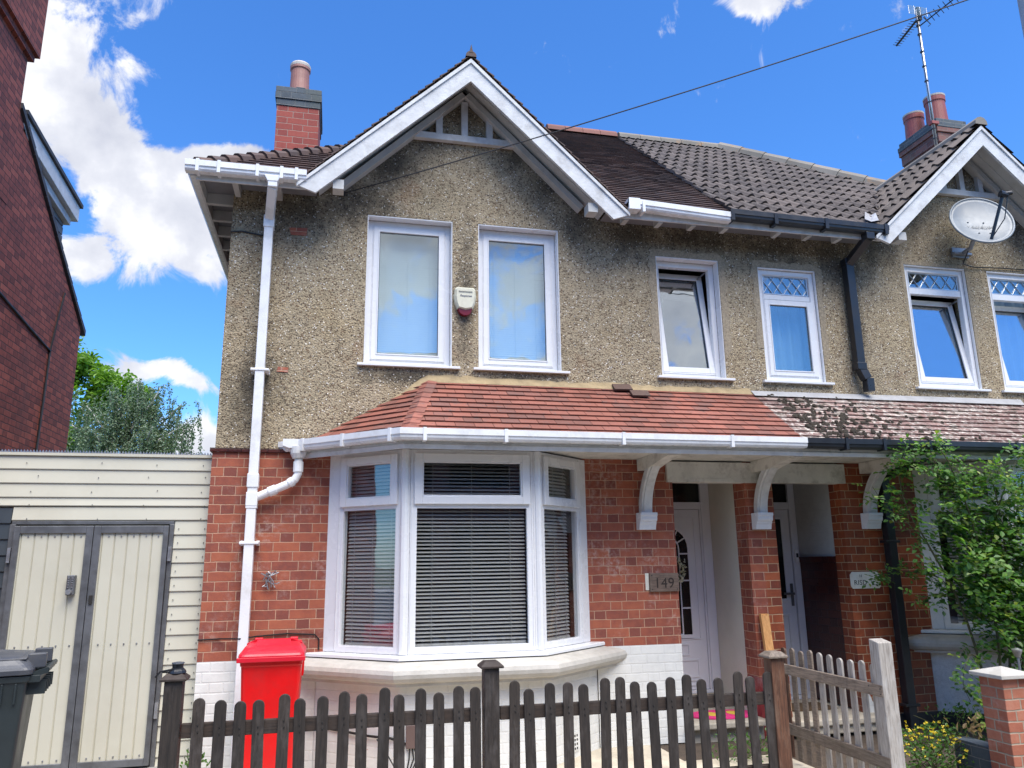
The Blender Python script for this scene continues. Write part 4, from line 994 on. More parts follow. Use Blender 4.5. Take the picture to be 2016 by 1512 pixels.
# neighbour's door
q = mbf(lambda x, d, z: Vector((x, .86 - d, z)))
q.box(4.25, 4.33, -.05, .02, .16, 2.60); q.box(5.065, 5.146, -.05, .02, .16, 2.60); q.box(4.331, 5.064, -.05, .018, 2.19, 2.27); q.box(4.331, 5.064, -.05, .018, 2.54, 2.60); q.box(4.331, 5.064, -.05, .03, .16, .20)
dn = q.build('front_door', 'door_white', H2, bevel=.004); xf2 = q.xf
q = mbf(xf2); q.box(4.335, 5.06, -.04, -.006, .205, 2.185); q.rect_frame(4.42, 4.98, 1.18, 2.11, .03, -.006, .008); q.rect_frame(4.42, 4.98, .32, 1.05, .03, -.006, .006); q.rect_frame(4.52, 4.90, .42, .95, .02, -.006, .004); q.build('leaf', 'door_white', dn, bevel=.003)
q = mbf(xf2); q.box(4.45, 4.95, -.02, .001, 1.21, 2.08); q.box(4.331, 5.064, -.02, -.012, 2.27, 2.54); q.build('glazing', 'dark_glass', dn)
q = mbf(xf2)
for k in range(5): q.bar((4.62 + .05 * k, .003, 1.25), (4.66 + .045 * k + .05 * (k % 2), .003, 1.25 + .13 * (k + 1)), .006, .004, (0, 1, 0))
q.build('glass_motif', 'zinc', dn)
q = mbf(xf2); q.box(5.005, 5.035, -.006, .010, 1.13, 1.37); q.box(4.90, 5.03, .030, .045, 1.25, 1.275); q.box(5.012, 5.03, .010, .045, 1.25, 1.275); q.build('handle', 'steel', dn, bevel=.003)
q = mbf(xf2); q.box(5.075, 5.125, .02, .045, 1.60, 1.74); db = q.build('doorbell', 'upvc', dn, bevel=.006)
q = mbf(xf2); q.box(5.088, 5.112, .045, .049, 1.655, 1.70); q.build('button', 'ink', db)

# ------------------------------------------------------------------ rainwater pipes
q = MB()
q.box(-.735, -.655, -.135, -.045, 0, 2.18); q.box(-.735, -.655, -.135, -.045, 2.19, 4.80)
q.bar((-.695, -.088, 4.80), (-.655, -.400, 5.00), .078, .078, (0, -1, 0)); q.box(-.695, -.613, -.445, -.355, 4.98, 5.075); q.prism([(-.73, -.45, 5.09), (-.58, -.45, 5.09), (-.61, -.45, 5.03), (-.70, -.45, 5.03)], (0, .10, 0))
for z in (2.36, 2.20, 4.78): q.box(-.743, -.647, -.143, -.040, z - .06, z + .06)
q.box(-.742, -.648, -.14, -.04, 2.12, 2.24)
for z in (1.83, 3.35): q.box(-.775, -.615, -.142, -.038, z - .012, z + .012); q.box(-.775, -.745, -.05, -.001, z - .022, z + .022); q.box(-.645, -.615, -.05, -.001, z - .022, z + .022)
dp = q.build('downpipe', 'upvc_gut', H1, bevel=.006)
q = MB(); q.tube([(-.325, -.11, 2.66), (-.325, -.11, 2.60), (-.322, -.11, 2.56)], [.075, .07, .052], 14)
q.tube([(-.322, -.11, 2.57), (-.322, -.11, 2.42), (-.345, -.11, 2.375), (-.40, -.10, 2.335), (-.60, -.09, 2.245), (-.68, -.09, 2.21)], .036, 14)
q.tube([(-.322, -.11, 2.53), (-.322, -.11, 2.44)], .044, 14); q.tube([(-.50, -.095, 2.290), (-.56, -.092, 2.263)], .044, 14); q.tube([(-.36, -.108, 2.362), (-.39, -.102, 2.340)], .043, 14)
q.prism([(-.46, -.16, 2.725), (-.25, -.16, 2.725), (-.27, -.16, 2.655), (-.40, -.16, 2.645), (-.46, -.16, 2.665)], (0, .12, 0))
q.build('branch_pipe', 'upvc_gut', dp, smooth=False)
q = MB(); q.box(5.455, 5.550, -.115, -.025, 3.66, 4.86)
q.bar((5.50, -.07, 4.84), (5.55, -.39, 5.03), .085, .085, (0, -1, 0)); q.box(5.50, 5.60, -.44, -.34, 5.0, 5.08)
q.bar((5.50, -.07, 3.67), (5.56, -.085, 3.52), .09, .085, (0, -1, 0)); q.box(5.535, 5.625, -.125, -.04, 3.385, 3.53)
for z in (4.86, 3.66): q.box(5.446, 5.560, -.122, -.020, z - .04, z + .04)
q.build('downpipe', 'black', H2, bevel=.005)
q = MB(); q.box(5.575, 5.665, -.115, -.025, .0, 2.50); q.bar((5.62, -.07, 2.48), (5.66, -.70, 2.62), .085, .085, (0, -1, 0))
for z in (.22, 1.8): q.box(5.535, 5.705, -.12, -.02, z - .014, z + .014)
q.build('downpipe', 'black', H2, bevel=.005)
# ------------------------------------------------------------------ chimneys (parts of their houses)
q = MB(); q.box(-.80, -.335, 1.0, 1.66, 5.2, 6.70); ch = q.build('chimney', 'brick_ch', H1)
q = MB(); q.box(-.81, -.325, .99, 1.67, 6.70, 6.78); q.box(-.822, -.313, .978, 1.682, 6.781, 6.865); q.box(-.818, -.317, .982, 1.678, 6.866, 6.935); q.box(-.60, -.50, .985, 1.2, 6.936, 6.95); q.build('chimney_cap', 'brick_blue', ch, bevel=.006)
q = MB(); q.lathe((-.585, 1.28, 0), [(.122, 6.90), (.115, 6.98), (.108, 7.20), (.106, 7.33), (.118, 7.345), (.118, 7.40), (.10, 7.405), (.10, 7.30)], 24); q.build('chimney_pot', 'pot2', ch, smooth=False)
q = MB(); q.lathe((-.585, 1.28, 0), [(.1185, 7.375), (.120, 7.405), (.108, 7.425), (.099, 7.41)], 24); q.build('pot_rim', 'pot_rim', ch)
q = MB(); q.box(8.53, 9.02, 1.5, 2.25, 5.2, 7.70); ch = q.build('chimney', 'brick_old', H2)
q = MB(); q.box(8.50, 9.05, 1.47, 2.28, 7.52, 7.58); q.box(8.515, 9.035, 1.485, 2.265, 7.62, 7.78); q.build('corbel_course', 'brick_old', ch, bevel=.006)
q = MB(); q.box(8.49, 9.06, 1.46, 2.29, 7.861, 7.94); q.box(8.51, 9.04, 1.48, 2.27, 7.941, 8.01); q.build('chimney_cap', 'brick_blue', ch, bevel=.008)
q = MB(); q.box(8.495, 9.055, 1.465, 2.285, 7.781, 7.86); q.build('corbel_course', 'brick_old', ch, bevel=.006)
for (x, y, z1) in ((8.745, 1.70, 8.50), (8.70, 2.10, 8.44)):
    q = MB(); q.lathe((x, y, 0), [(.165, 7.98), (.150, 8.06), (.138, z1 - .12), (.140, z1 - .10), (.150, z1 - .095), (.152, z1), (.125, z1), (.125, z1 - .2)], 24); q.build('chimney_pot', 'pot', ch, smooth=False)
    q = MB(); q.lathe((x, y, 0), [(.153, z1 - .022), (.155, z1 + .004), (.13, z1 + .012), (.12, z1)], 24); q.build('pot_rim', 'pot_rim', ch)

# ================================================================== things fixed to the houses
# television aerial on the chimney
t = thing('television_aerial', 'tall silver aerial mast with two comb-like antennas beside the red chimney pots', 'aerial', (8.40, 1.40, 7.3))
q = MB(); q.tube([(8.385, 1.42, 7.30), (8.395, 1.42, 9.80)], .022, 10); q.build('mast', 'metal', t, smooth=True)
q = MB()
for z in (7.45, 7.60, 7.76, 8.2, 8.55, 8.8, 9.05, 9.35, 9.5, 9.58): q.tube([(8.386, 1.42, z), (8.386, 1.42, z + .018)], .029, 10)
q.tube([(8.36, 1.40, 7.5), (8.36, 1.395, 8.3), (8.368, 1.40, 9.6)], .006, 6)
q.bar((8.36, 1.44, 7.40), (8.60, 1.48, 7.40), .05, .03); q.build('cable_ties', 'cable', t)
q = MB(); q.box(8.34, 8.46, 1.38, 1.46, 7.84, 7.885); q.build('red_bracket', 'pot', t)
q = MB(); b0, b1 = Vector((8.42, 1.44, 9.66)), Vector((8.50, 2.02, 9.62))
q.bar(b0, b1, .022, .022)
for i in range(11):
    p = b0.lerp(b1, .12 + .86 * i / 10); q.tube([p + Vector((-.085 + .002 * i, 0, 0)), p + Vector((.085 - .002 * i, 0, 0))], .005, 6)
q.box(8.38, 8.44, 1.38, 1.44, 9.60, 9.82); q.build('yagi_antenna', 'cable', t)
q = MB()
for k in range(7):
    z = 9.66 + k * .022
    q.tube([(8.20, 1.36, z), (8.52, 1.36, z)], .004, 5)
for x in (8.20, 8.30, 8.40, 8.52): q.tube([(x, 1.36, 9.65), (x, 1.36, 9.80)], .004, 5)
q.build('reflector', 'metal', t)
q = MB(); b0, b1 = Vector((8.40, 1.40, 9.50)), Vector((8.62, .72, 9.62))
q.tube([b0, b1], .010, 6)
for i in range(9):
    p = b0.lerp(b1, .16 + .82 * i / 8); q.tube([p + Vector((-.055, -.01, .050)), p + Vector((.055, .01, -.050))], .005, 6)
q.tube([b0.lerp(b1, .16) + Vector((-.06, 0, .04)), b0.lerp(b1, .2) + Vector((.02, 0, -.09)), b0.lerp(b1, .1) + Vector((.06, 0, -.06))], .006, 6)
q.build('yagi_antenna', 'cable', t)

# satellite dish
t = thing('satellite_dish', 'large pale grey satellite dish with faded lettering on the pebbledashed gable', 'satellite dish', (7.02, 0, 5.12))
DC = Vector((7.05, -.42, 5.365)); DN = Vector((-.28, -.80, .42)).normalized()
DU = Vector((0, 0, 1)).cross(DN).normalized(); DU = -DU if DU.x < 0 else DU; DV = DN.cross(DU); DV = -DV if DV.z < 0 else DV
roll_ = math.radians(-8); DU, DV = DU * math.cos(roll_) + DV * math.sin(roll_), DV * math.cos(roll_) - DU * math.sin(roll_)
def dpt(r, a, o=0): return DC + DU * (.325 * r * math.cos(a)) + DV * (.385 * r * math.sin(a)) + DN * (o - .075 * (1 - r * r))
q = MB(); N = 48; R = 9; vs = []
for side in (0, -.012):
    for j in range(R + 1):
        for i in range(N): vs.append(dpt(max(j / R, .001), 2 * math.pi * i / N, side))
fs = []
for s in range(2):
    o = s * (R + 1) * N
    for j in range(R):
        for i in range(N): fs.append((o + j * N + i, o + j * N + (i + 1) % N, o + (j + 1) * N + (i + 1) % N, o + (j + 1) * N + i))
for i in range(N): fs.append((R * N + i, R * N + (i + 1) % N, (R + 1) * N + R * N + (i + 1) % N, (R + 1) * N + R * N + i))
q.add(vs, fs); q.build('reflector', 'dish', t, smooth=True)
q = MB(); q.tube([dpt(1.0, 2 * math.pi * i / N, -.006) for i in range(N + 1)], .013, 8, cap=False); q.build('rim', 'dish', t, smooth=True)
q = MB()
for a, b in ((-.16, .02), (.06, .03), (-.05, -.17), (.10, -.17)):
    a *= .76; r = math.hypot(a / .325, b / .385); an = math.atan2(b / .385, a / .325); p = dpt(r, an, .003); q.lathe(p, [(.009, -.004), (.009, .004)], 8)
q.build('bolts', 'steel', t)
text_part('lettering', 'www.sat4uae.co', .078, 'dish_text', t, DC + DV * -.075 + DN * -.058 + DU * -.02, DU, DV, .0008)
q = MB(); f = dpt(.80, math.radians(-78), .0); tip = DC + DU * .13 + DV * .08 + DN * .30
q.bar(f, tip, .018, .03); q.tube([tip - DU * .03, tip + DU * .05 - DN * .02], [.04, .032], 10); q.tube([tip + DU * .02, tip + DU * .09 + DV * .02], .024, 10)
q.tube([f + DN * .01, (f + tip) / 2 + DU * .07 - DV * .03, tip + DU * .05], .006, 6); q.build('feed_arm', 'black', t)
q = MB(); q.box(6.98, 7.20, -.02, .008, 5.07, 5.19); q.box(6.97, 7.21, -.06, -.015, 5.095, 5.12); q.tube([(7.10, -.03, 5.11), (7.10, -.16, 5.13), (7.10, -.26, 5.26), tuple(DC - DN * .09)], .025, 10)
q.build('wall_bracket', 'zinc', t)
q = MB(); q.tube([(7.09, -.14, 5.12), (7.10, -.02, 4.99), (7.25, -.01, 4.965), (7.7, -.008, 4.985), (8.4, -.006, 4.99)], .007, 6); q.tube([(7.14, -.25, 5.25), (7.30, -.36, 5.24)], .006, 6); q.build('cable', 'cable', t)

# burglar alarm box
t = thing('alarm_box', 'ivory burglar alarm box with dark red lens between the two upstairs windows', 'alarm', (1.178, 0, 4.03))
def shield(pts, y0, y1, inset=.0): return [(1.178 + x, y0, 4.03 + z) for x, z in pts]
out = [(-.088, .255), (.088, .255), (.104, .235), (.110, .16), (.100, .09), (.078, .035), (.0, .018), (-.078, .035), (-.100, .09), (-.110, .16), (-.104, .235)]
q = MB(); n = len(out)
vs = [(1.178 + x, .010, 4.03 + z) for x, z in out] + [(1.178 + x * .97, -.035, 4.03 + z) for x, z in out] + [(1.178 + x * .80, -.060, 4.03 + .14 + (z - .14) * .86) for x, z in out]
q.add(vs, [tuple(range(2 * n, 3 * n))] + [(j * n + i, j * n + (i + 1) % n, (j + 1) * n + (i + 1) % n, (j + 1) * n + i) for j in range(2) for i in range(n)])
q.build('casing', 'alarm', t)
q = MB(); low = [(-.080, .040), (.080, .040), (.055, -.012), (.02, -.030), (-.02, -.030), (-.055, -.012)]; n = len(low)
vs = [(1.178 + x, .009, 4.03 + z) for x, z in low] + [(1.178 + x * .9, -.042, 4.03 + z) for x, z in low]
q.add(vs, [tuple(range(n, 2 * n))] + [(i, (i + 1) % n, (i + 1) % n + n, i + n) for i in range(n)]); q.build('lens', 'alarm_red', t)
q = MB(); q.prism([(1.105, -.052, 4.258), (1.251, -.052, 4.258), (1.245, -.066, 4.232), (1.111, -.066, 4.232)], (0, .006, -.001)); q.build('solar_strip', 'solar', t)
text_part('lettering', 'Response', .030, 'navy', t, (1.180, -.0615, 4.182), (1, 0, 0), (0, 0, 1), .0008, shear=.2)

# number plaque
t = thing('number_plaque', 'dark carved wooden house plaque reading 149 beside the porch', 'house number', (3.11, 0, 1.35))
q = MB(); q.box(2.965, 3.262, -.030, -.004, 1.350, 1.522); b = q.build('board', 'plaque', t, bevel=.004)
text_part('numerals', '149', .135, 'carve', t, (3.110, -.0305, 1.385), (1, 0, 0), (0, 0, 1), .0012, spacing=1.05)
q = MB()
for x, z in ((2.985, 1.372), (3.242, 1.372), (2.985, 1.502)): q.lathe((x, -.031, z), [(.006, -.003), (.006, .003)], 8)
q.build('screws', 'ink', t)
q = MB(); q.box(2.928, 2.962, -.008, .004, 1.365, 1.522); tag(q.build('white_plate', 'enamel', None, origin=(2.945, 0, 1.36)), 'narrow white plate on the brickwork beside the number plaque', 'plate')
# neighbour's enamel name sign
t = thing('name_sign', 'chipped white enamel name sign on brick half hidden by rose leaves', 'sign', (5.32, 0, 1.335))
q = MB(); q.prism([(x, -.006, z) for x, z in ((5.170, 1.335), (5.475, 1.335), (5.495, 1.355), (5.495, 1.470), (5.475, 1.500), (5.175, 1.500), (5.150, 1.472), (5.150, 1.365))], (0, -.008, 0)); q.build('plate', 'enamel', t)
text_part('lettering', 'RISD', .068, 'ink', t, (5.185, -.0145, 1.372), (1, 0, 0), (0, 0, 1), .0008, align='LEFT', spacing=1.1)
text_part('lettering', 'H', .042, 'ink', t, (5.255, -.0145, 1.445), (1, 0, 0), (0, 0, 1), .0008, align='LEFT', spacing=1.1)

# wreath on the door, mats, loose board, junction box
t = thing('door_wreath', 'small wreath of white flowers hanging on the white front door', 'wreath', (3.60, .77, 1.52))
q = MB(); q.tube([(3.565 + .115 * math.cos(a), .772, 1.535 + .115 * math.sin(a)) for a in [2 * math.pi * i / 24 for i in range(25)]], .014, 6); q.build('ring', 'cane', t)
q = MB(); rw = random.Random(5)
for i in range(220):
    a = rw.uniform(0, 6.283); r = .115 + rw.gauss(0, .022); c = Vector((3.565 + r * math.cos(a), .765 - rw.uniform(0, .03), 1.535 + r * math.sin(a)))
    d1 = Vector((rw.uniform(-1, 1), rw.uniform(-.6, .2), rw.uniform(-1, 1))).normalized() * .017; d2 = Vector((rw.uniform(-1, 1), rw.uniform(-.6, .2), rw.uniform(-1, 1))).normalized() * .011
    q.poly([c - d1, c + d2, c + d1, c - d2])
q.build('blossoms', 'petal', t)
q = MB(); q.add([(3.74 + .34 * math.cos(a), .20 + .20 * math.sin(a), .176) for a in [2 * math.pi * i / 24 for i in range(24)]] + [(3.74 + .34 * math.cos(a), .20 + .20 * math.sin(a), .190) for a in [2 * math.pi * i / 24 for i in range(24)]],
      [tuple(range(24, 48))] + [(i, (i + 1) % 24, (i + 1) % 24 + 24, i + 24) for i in range(24)])
t = thing('door_mat', 'pink oval mat with yellow print on the step of the white front door', 'mat', (3.74, .2, .176)); q.build('mat', 'pink_mat', t)
q = MB()
for cx in (3.62, 3.86):
    q = MB(); q.prism([(cx + .07 * math.cos(a), .20 + .10 * math.sin(a), .1905) for a in [2 * math.pi * i / 14 for i in range(14)]], (0, 0, .002)); q.build('print', 'yellow_mat', t)
q = MB(); q.box(4.52, 5.02, .22, .58, .162, .176); tag(q.build('door_mat', 'coir', None, origin=(4.77, .4, .162), bevel=.004), 'brown coir mat before the door with the lever handle', 'mat')
q = MB(); q.add([(4.03, -.30, 0), (4.11, -.30, 0), (4.11, -.26, 0), (4.03, -.26, 0), (4.085, -.06, 1.12), (4.170, -.06, 1.12), (4.170, -.02, 1.12), (4.085, -.02, 1.12), (4.12, -.06, 1.10)], [(0, 3, 2, 1), (4, 8, 5, 6, 7), (0, 1, 5, 8, 4), (1, 2, 6, 5), (2, 3, 7, 6), (3, 0, 4, 7)])
tag(q.build('loose_board', 'orange_wood', None, origin=(4.07, -.28, 0)), 'short raw orange timber board leaning against the porch brick pier', 'board')
t = thing('junction_box', 'small brown junction box low on the white bay plinth', 'junction box', (.66, -.57, .23))
q = MB(); q.box(.618, .700, -.600, -.555, .228, .400); q.build('box', 'junction', t, bevel=.005)
q = MB()
for k, dx in enumerate((-.01, .008, .022)): q.tube([(.66 + dx, -.58, .24), (.665 + dx * 2, -.585, .15), (.63 + .02 * k, -.588, .07), (.60 + .05 * k, -.59, .0)], .006, 6)
q.build('leads', 'cable', t)
q = MB(); q.tube([(-.18, -.03, .335), (-.02, -.06, .320), (.15, -.24, .315), (.34, -.40, .300), (.50, -.53, .300), (.60, -.575, .27), (.64, -.58, .24)], .010, 6); q.tube([(.40, -.46, .285), (.47, -.53, .20), (.55, -.58, .07), (.62, -.60, .02)], .006, 6)
tag(q.build('wall_cable', 'cable', None, origin=(.2, -.3, .3)), 'black cable clipped along the white bay plinth to the junction box', 'cable')
q = MB(); q.tube([(-1.065, -.012, 1.045), (-.9, -.012, 1.050), (-.72, -.14, 1.055), (-.60, -.012, 1.060), (-.35, -.012, 1.075), (-.12, -.012, 1.060), (-.085, -.012, 1.02), (-.085, -.012, .93)], .006, 6)
tag(q.build('wall_cable', 'cable', None, origin=(-.6, 0, 1.05)), 'thin dark cable running across the brick beside the red bin', 'cable')
q = MB(); q.tube([(-1.045, .0, 4.70), (-.95, .002, 4.715), (-.85, .002, 4.70), (-.75, .0, 4.685)], .008, 6)
tag(q.build('wall_cable', 'cable', None, origin=(-.9, 0, 4.7)), 'short black cable on the pebbledash behind the top of the white downpipe', 'cable')
q = MB(); rw = random.Random(2)
for i in range(16):
    c = Vector((-.58 + rw.uniform(0, .10), -.02, 1.52 + rw.uniform(-.06, .06)))
    q.tube([c, c + Vector((rw.uniform(-.04, .04), -.03, rw.uniform(-.03, .05))), c + Vector((rw.uniform(-.05, .06), -.02, rw.uniform(-.05, .03)))], .005, 5)
tag(q.build('old_tap_bracket', 'zinc', None, origin=(-.54, 0, 1.5)), 'broken metal pipe bracket on the brick right of the white downpipe', 'bracket')
for (x, y, z, nm) in ((2.02, -.36, .10, 'small dark air brick at the foot of the white bay plinth'),):
    xf_, L = facet(BAY[2], BAY[3]); q = mbf(xf_)
    q.box(.30, .50, .032, .038, .05, .20)
    t = thing('air_brick', nm, 'vent', (2.0, -.35, .05)); q.build('plate', 'brick_white', t)
    q = mbf(xf_)
    for i in range(5):
        for j in range(4): q.box(.32 + .035 * i, .338 + .035 * i, .036, .0395, .065 + .034 * j, .083 + .034 * j)
    q.build('holes', 'ink', t)

# ================================================================== overhead cable and pole
t = thing('utility_pole', 'smooth grey steel pole rising past the right-hand edge of the view', 'pole', (5.74, -2.55, 0))
q = MB(); q.lathe((5.74, -2.55, 0), [(.20, -.01), (.20, .9), (.15, 1.0), (.135, 4), (.115, 7.2), (.09, 7.22)], 20); q.build('shaft', 'pole', t, smooth=False)
q = MB(); q.lathe((5.74, -2.55, 0), [(.128, 6.56), (.128, 6.62)], 20); q.bar((5.74, -2.69, 6.60), (5.74, -2.41, 6.60), .05, .05); q.build('clamp', 'zinc', t)
A_, B_ = Vector((-.033, .0, 5.19)), Vector((5.74, -2.45, 6.585)); pts = []
for i in range(41):
    u_ = i / 40; p = A_.lerp(B_, u_); p.z -= .16 * 4 * u_ * (1 - u_) * .35; pts.append(p)
q = MB(); q.tube(pts, .0065, 6); q.box(-.055, -.01, -.02, .011, 5.17, 5.21); tag(q.build('overhead_cable', 'cable', None, origin=tuple(A_)), 'black overhead cable strung from the gable to the grey pole', 'cable')

# ================================================================== side gate screen of the driveway
t = thing('side_screen', 'cream clad screen with metal framed double doors closing the side passage', 'gate screen', (-2.3, .1, .08))
q = MB()
SY = .10
def boards_h(q, x0, x1, z0, z1, st=.118, y=SY):
    z = z1
    while z > z0 + .01:
        b = max(z - st, z0)
        q.add([(x0, y, z), (x1, y, z), (x1, y - .012, b + .008), (x0, y - .012, b + .008), (x0, y - .006, b), (x1, y - .006, b), (x0, y + .02, z), (x1, y + .02, z), (x0, y + .02, b), (x1, y + .02, b)],
              [(0, 1, 2, 3), (3, 2, 5, 4), (0, 6, 7, 1), (0, 3, 4, 8, 6), (1, 7, 9, 5, 2)])
        z -= st
boards_h(q, -3.58, -1.062, 2.15, 2.575); boards_h(q, -2.60, -1.062, 2.03, 2.142, .12); boards_h(q, -1.335, -1.062, .06, 2.024, .118)
q.box(-3.58, -1.064, SY - .02, SY + .03, 2.577, 2.60); q.box(-3.58, -1.062, SY + .032, SY + .045, .02, 2.59); q.build('cladding', 'cream_clad', t)
q = MB()
x = -3.57
while x < -1.07: q.add([(x, SY - .012, 2.60), (x + .022, SY - .012, 2.60), (x + .011, SY - .012, 2.625), (x, SY + .004, 2.60), (x + .022, SY + .004, 2.60), (x + .011, SY + .004, 2.625)], [(0, 1, 2), (3, 5, 4), (0, 2, 5, 3), (1, 4, 5, 2)]); x += .024
q.build('saw_tooth_strip', 'metal', t)
q = MB(); boards_h(q, -3.58, -2.607, .06, 2.135, .13, SY + .004); q.build('dark_cladding', 'slate_clad', t)
q = MB()
rs = random.Random(4)
for z in (2.515, 2.40, 2.28, 2.165, 2.05): 
    for x in (-3.1, -2.72, -2.45, -1.98, -1.52, -1.11): q.lathe((x + rs.uniform(-.1, .03), SY - .014, z + rs.uniform(-.01, .01)), [(.0038, -.005), (.0038, .003)], 6)
z = 1.96
while z > .1:
    for x in (-1.30, -1.09): q.lathe((x, SY - .014, z), [(.004, -.004), (.004, .004)], 6)
    z -= .118
q.build('screws', 'steel', t)
q = MB(); q.box(-2.60, -1.34, SY - .006, SY + .03, 2.0, 2.026); q.box(-2.605, -2.563, SY - .02, SY + .04, .06, 1.999); q.box(-1.372, -1.337, SY - .02, SY + .04, .06, 1.999); q.build('door_frame', 'steel', t, bevel=.003)
def gate_leaf(x0, x1, wl, wr):
    q = MB(); q.box(x0, x0 + wl, SY - .05, SY, .09, 1.985); q.box(x1 - wr, x1, SY - .05, SY, .09, 1.985); q.box(x0 + wl, x1 - wr, SY - .049, SY - .001, 1.925, 1.985); q.box(x0 + wl, x1 - wr, SY - .049, SY - .001, .09, .145)
    d = q.build('door', 'steel', t, bevel=.003)
    q = MB(); n = 5; w = (x1 - wr - x0 - wl) / n
    for i in range(n):
        a = x0 + wl + i * w; q.add([(a, SY - .0315, .145), (a + .008, SY - .020, .145), (a + .016, SY - .031, .145), (a + w, SY - .0315, .145), (a, SY - .0315, 1.925), (a + .008, SY - .020, 1.925), (a + .016, SY - .031, 1.925), (a + w, SY - .0315, 1.925)], [(0, 1, 5, 4), (1, 2, 6, 5), (2, 3, 7, 6)])
    q.box(x0 + wl, x1 - wr, SY - .015, SY - .01, .145, 1.925); q.build('panel', 'cream_clad', d)
    for z in (1.90, 1.03, .17):
        for i in range(n): q = MB(); q.lathe((x0 + wl + (i + .62) * w, SY - .034, z), [(.006, -.006), (.006, .005)], 8); q.build('rivet', 'zinc', d)
    return d
d1 = gate_leaf(-2.56, -1.962, .045, .055); d2 = gate_leaf(-1.957, -1.375, .055, .04)
q = MB(); q.box(-2.115, -2.052, SY - .085, SY - .03, 1.425, 1.585); k = q.build('keypad_lock', 'steel', d1, bevel=.008)
q = MB()
for i in range(2):
    for j in range(5): q.lathe((-2.098 + .028 * i, SY - .088, 1.49 + .018 * j), [(.007, -.005), (.007, .005)], 8)
q.tube([(-2.083, SY - .09, 1.452), (-2.083, SY - .125, 1.452)], .020, 12); q.build('buttons', 'metal', k)
q = MB(); q.box(-1.94, -1.915, SY - .06, SY - .05, 1.35, 1.42); q.build('latch', 'ink', d2)
for z in (1.75, .5):
    for x in (-2.58, -1.355):
        q = MB(); q.box(x - .012, x + .012, SY - .045, SY - .02, z - .06, z + .06); q.build('hinge', 'metal', t)

# ================================================================== the building on the left
LX = -3.6
t = thing('brick_building', 'tall dark red brick side wall with sloping verge at the left edge', 'building', (-5.6, 1.5, 0))
q = MB(); pr = [(-1.2, 0), (4.42, 0), (4.42, 4.93), (1.57, 6.66), (.9, 7.05), (-1.2, 5.8)]
q.prism([(LX, y, z) for y, z in pr], (-5.5, 0, 0)); q.build('side_wall', 'brick_dark', t)
q = MB(); q.box(LX - .6, LX + .004, .5, 1.60, 5.5, 7.30); q.box(LX - .64, LX + .05, .45, 1.66, 7.30, 7.38); q.box(LX - .68, LX + .09, .40, 1.70, 7.38, 8.6); q.build('chimney', 'brick_dark', t)
q = MB()
for (a, b) in (((4.56, 4.90), (1.58, 6.70)),):
    A2, B2 = Vector((LX + .03, a[0], a[1])), Vector((LX + .03, b[0], b[1]))
    n = 12
    for i in range(n):
        p0, p1 = A2.lerp(B2, i / n), A2.lerp(B2, (i + 1) / n - .004)
        q.prism([p0 + Vector((0, 0, -.02)), p1 + Vector((0, 0, -.02)), p1 + Vector((0, 0, .045)), p0 + Vector((0, 0, .06))], (-5.6, 0, 0))
q.prism([(LX + .03, -1.3, 5.78), (LX + .03, .5, 6.86), (LX + .03, .5, 6.93), (LX + .03, -1.3, 5.85)], (-5.6, 0, 0))
q.build('roof', 'slate', t)
q = MB(); q.prism([(LX - .14, y, z) for y, z in ((1.9, 6.2), (3.70, 5.3), (3.62, 6.30), (1.9, 6.42))], (-2.4, 0, 0))
for i in range(7): 
    z = 5.55 + i * .12; q.box(LX - .142, LX - .125, 2.0, 3.71 - i * .012, z, z + .105)
dm = q.build('dormer', 'hungtile', t)
q = MB(); q.prism([(LX + .0, y, z) for y, z in ((1.75, 6.48), (3.82, 6.30), (3.82, 6.52), (1.75, 6.70))], (-2.7, 0, 0)); q.prism([(LX - .06, y, z) for y, z in ((1.75, 6.34), (3.72, 6.20), (3.72, 6.30), (1.75, 6.46))], (-2.6, 0, 0)); q.build('fascia', 'wht_wood', dm, bevel=.006)
q = MB(); q.prism([(LX + .03, y, z) for y, z in ((1.75, 6.70), (3.86, 6.52), (3.86, 6.57), (1.75, 6.75))], (-2.8, 0, 0)); q.build('flat_roof', 'slate', dm)
q = MB(); q.tube([(LX + .012, .6, 4.72), (LX + .012, 1.6, 4.55), (LX + .012, 2.6, 4.42), (LX + .012, 3.35, 4.33), (LX + .012, 3.33, 3.6), (LX + .012, 3.28, 2.4)], .014, 6); q.tube([(LX + .012, 3.35, 4.33), (LX + .012, 3.50, 4.85), (LX + .012, 3.62, 5.2)], .012, 6); q.build('wall_cable', 'cable', t)

# the terrace over the road: only its reflection is seen
t = thing('terraced_house', 'brick terrace across the street mirrored in the bay window panes', 'house', (1.5, -13.2, 0))
q = MB(); q.box(-12, 15, -20, -13.2, -.3, 5.6); q.build('wall', 'opp_brick', t)
q = MB(); q.prism([(-12.3, -12.9, 5.5), (-12.3, -16.6, 8.2), (-12.3, -20.3, 5.5)], (27.6, 0, 0)); q.build('roof', 'tile_brown', t)
for i, x in enumerate((-9.5, -5.2, -1.0, 1.6, 3.6, 7.0, 10.5)):
    for z in (.9, 3.5):
        q = MB(); q.box(x - .75, x + .75, -13.26, -13.2, z, z + 1.7); wq = q.build('window', 'dark_glass', t)
        q = MB()
        q.box(x - .8, x - .68, -13.32, -13.262, z - .05, z + 1.75); q.box(x + .68, x + .8, -13.32, -13.262, z - .05, z + 1.75); q.box(x - .06, x + .06, -13.32, -13.262, z, z + 1.7)
        for zz in (z - .05, z + 1.05, z + 1.65): q.box(x - .68, x + .68, -13.315, -13.2625, zz, zz + .10)
        q.build('frame', 'upvc', wq)

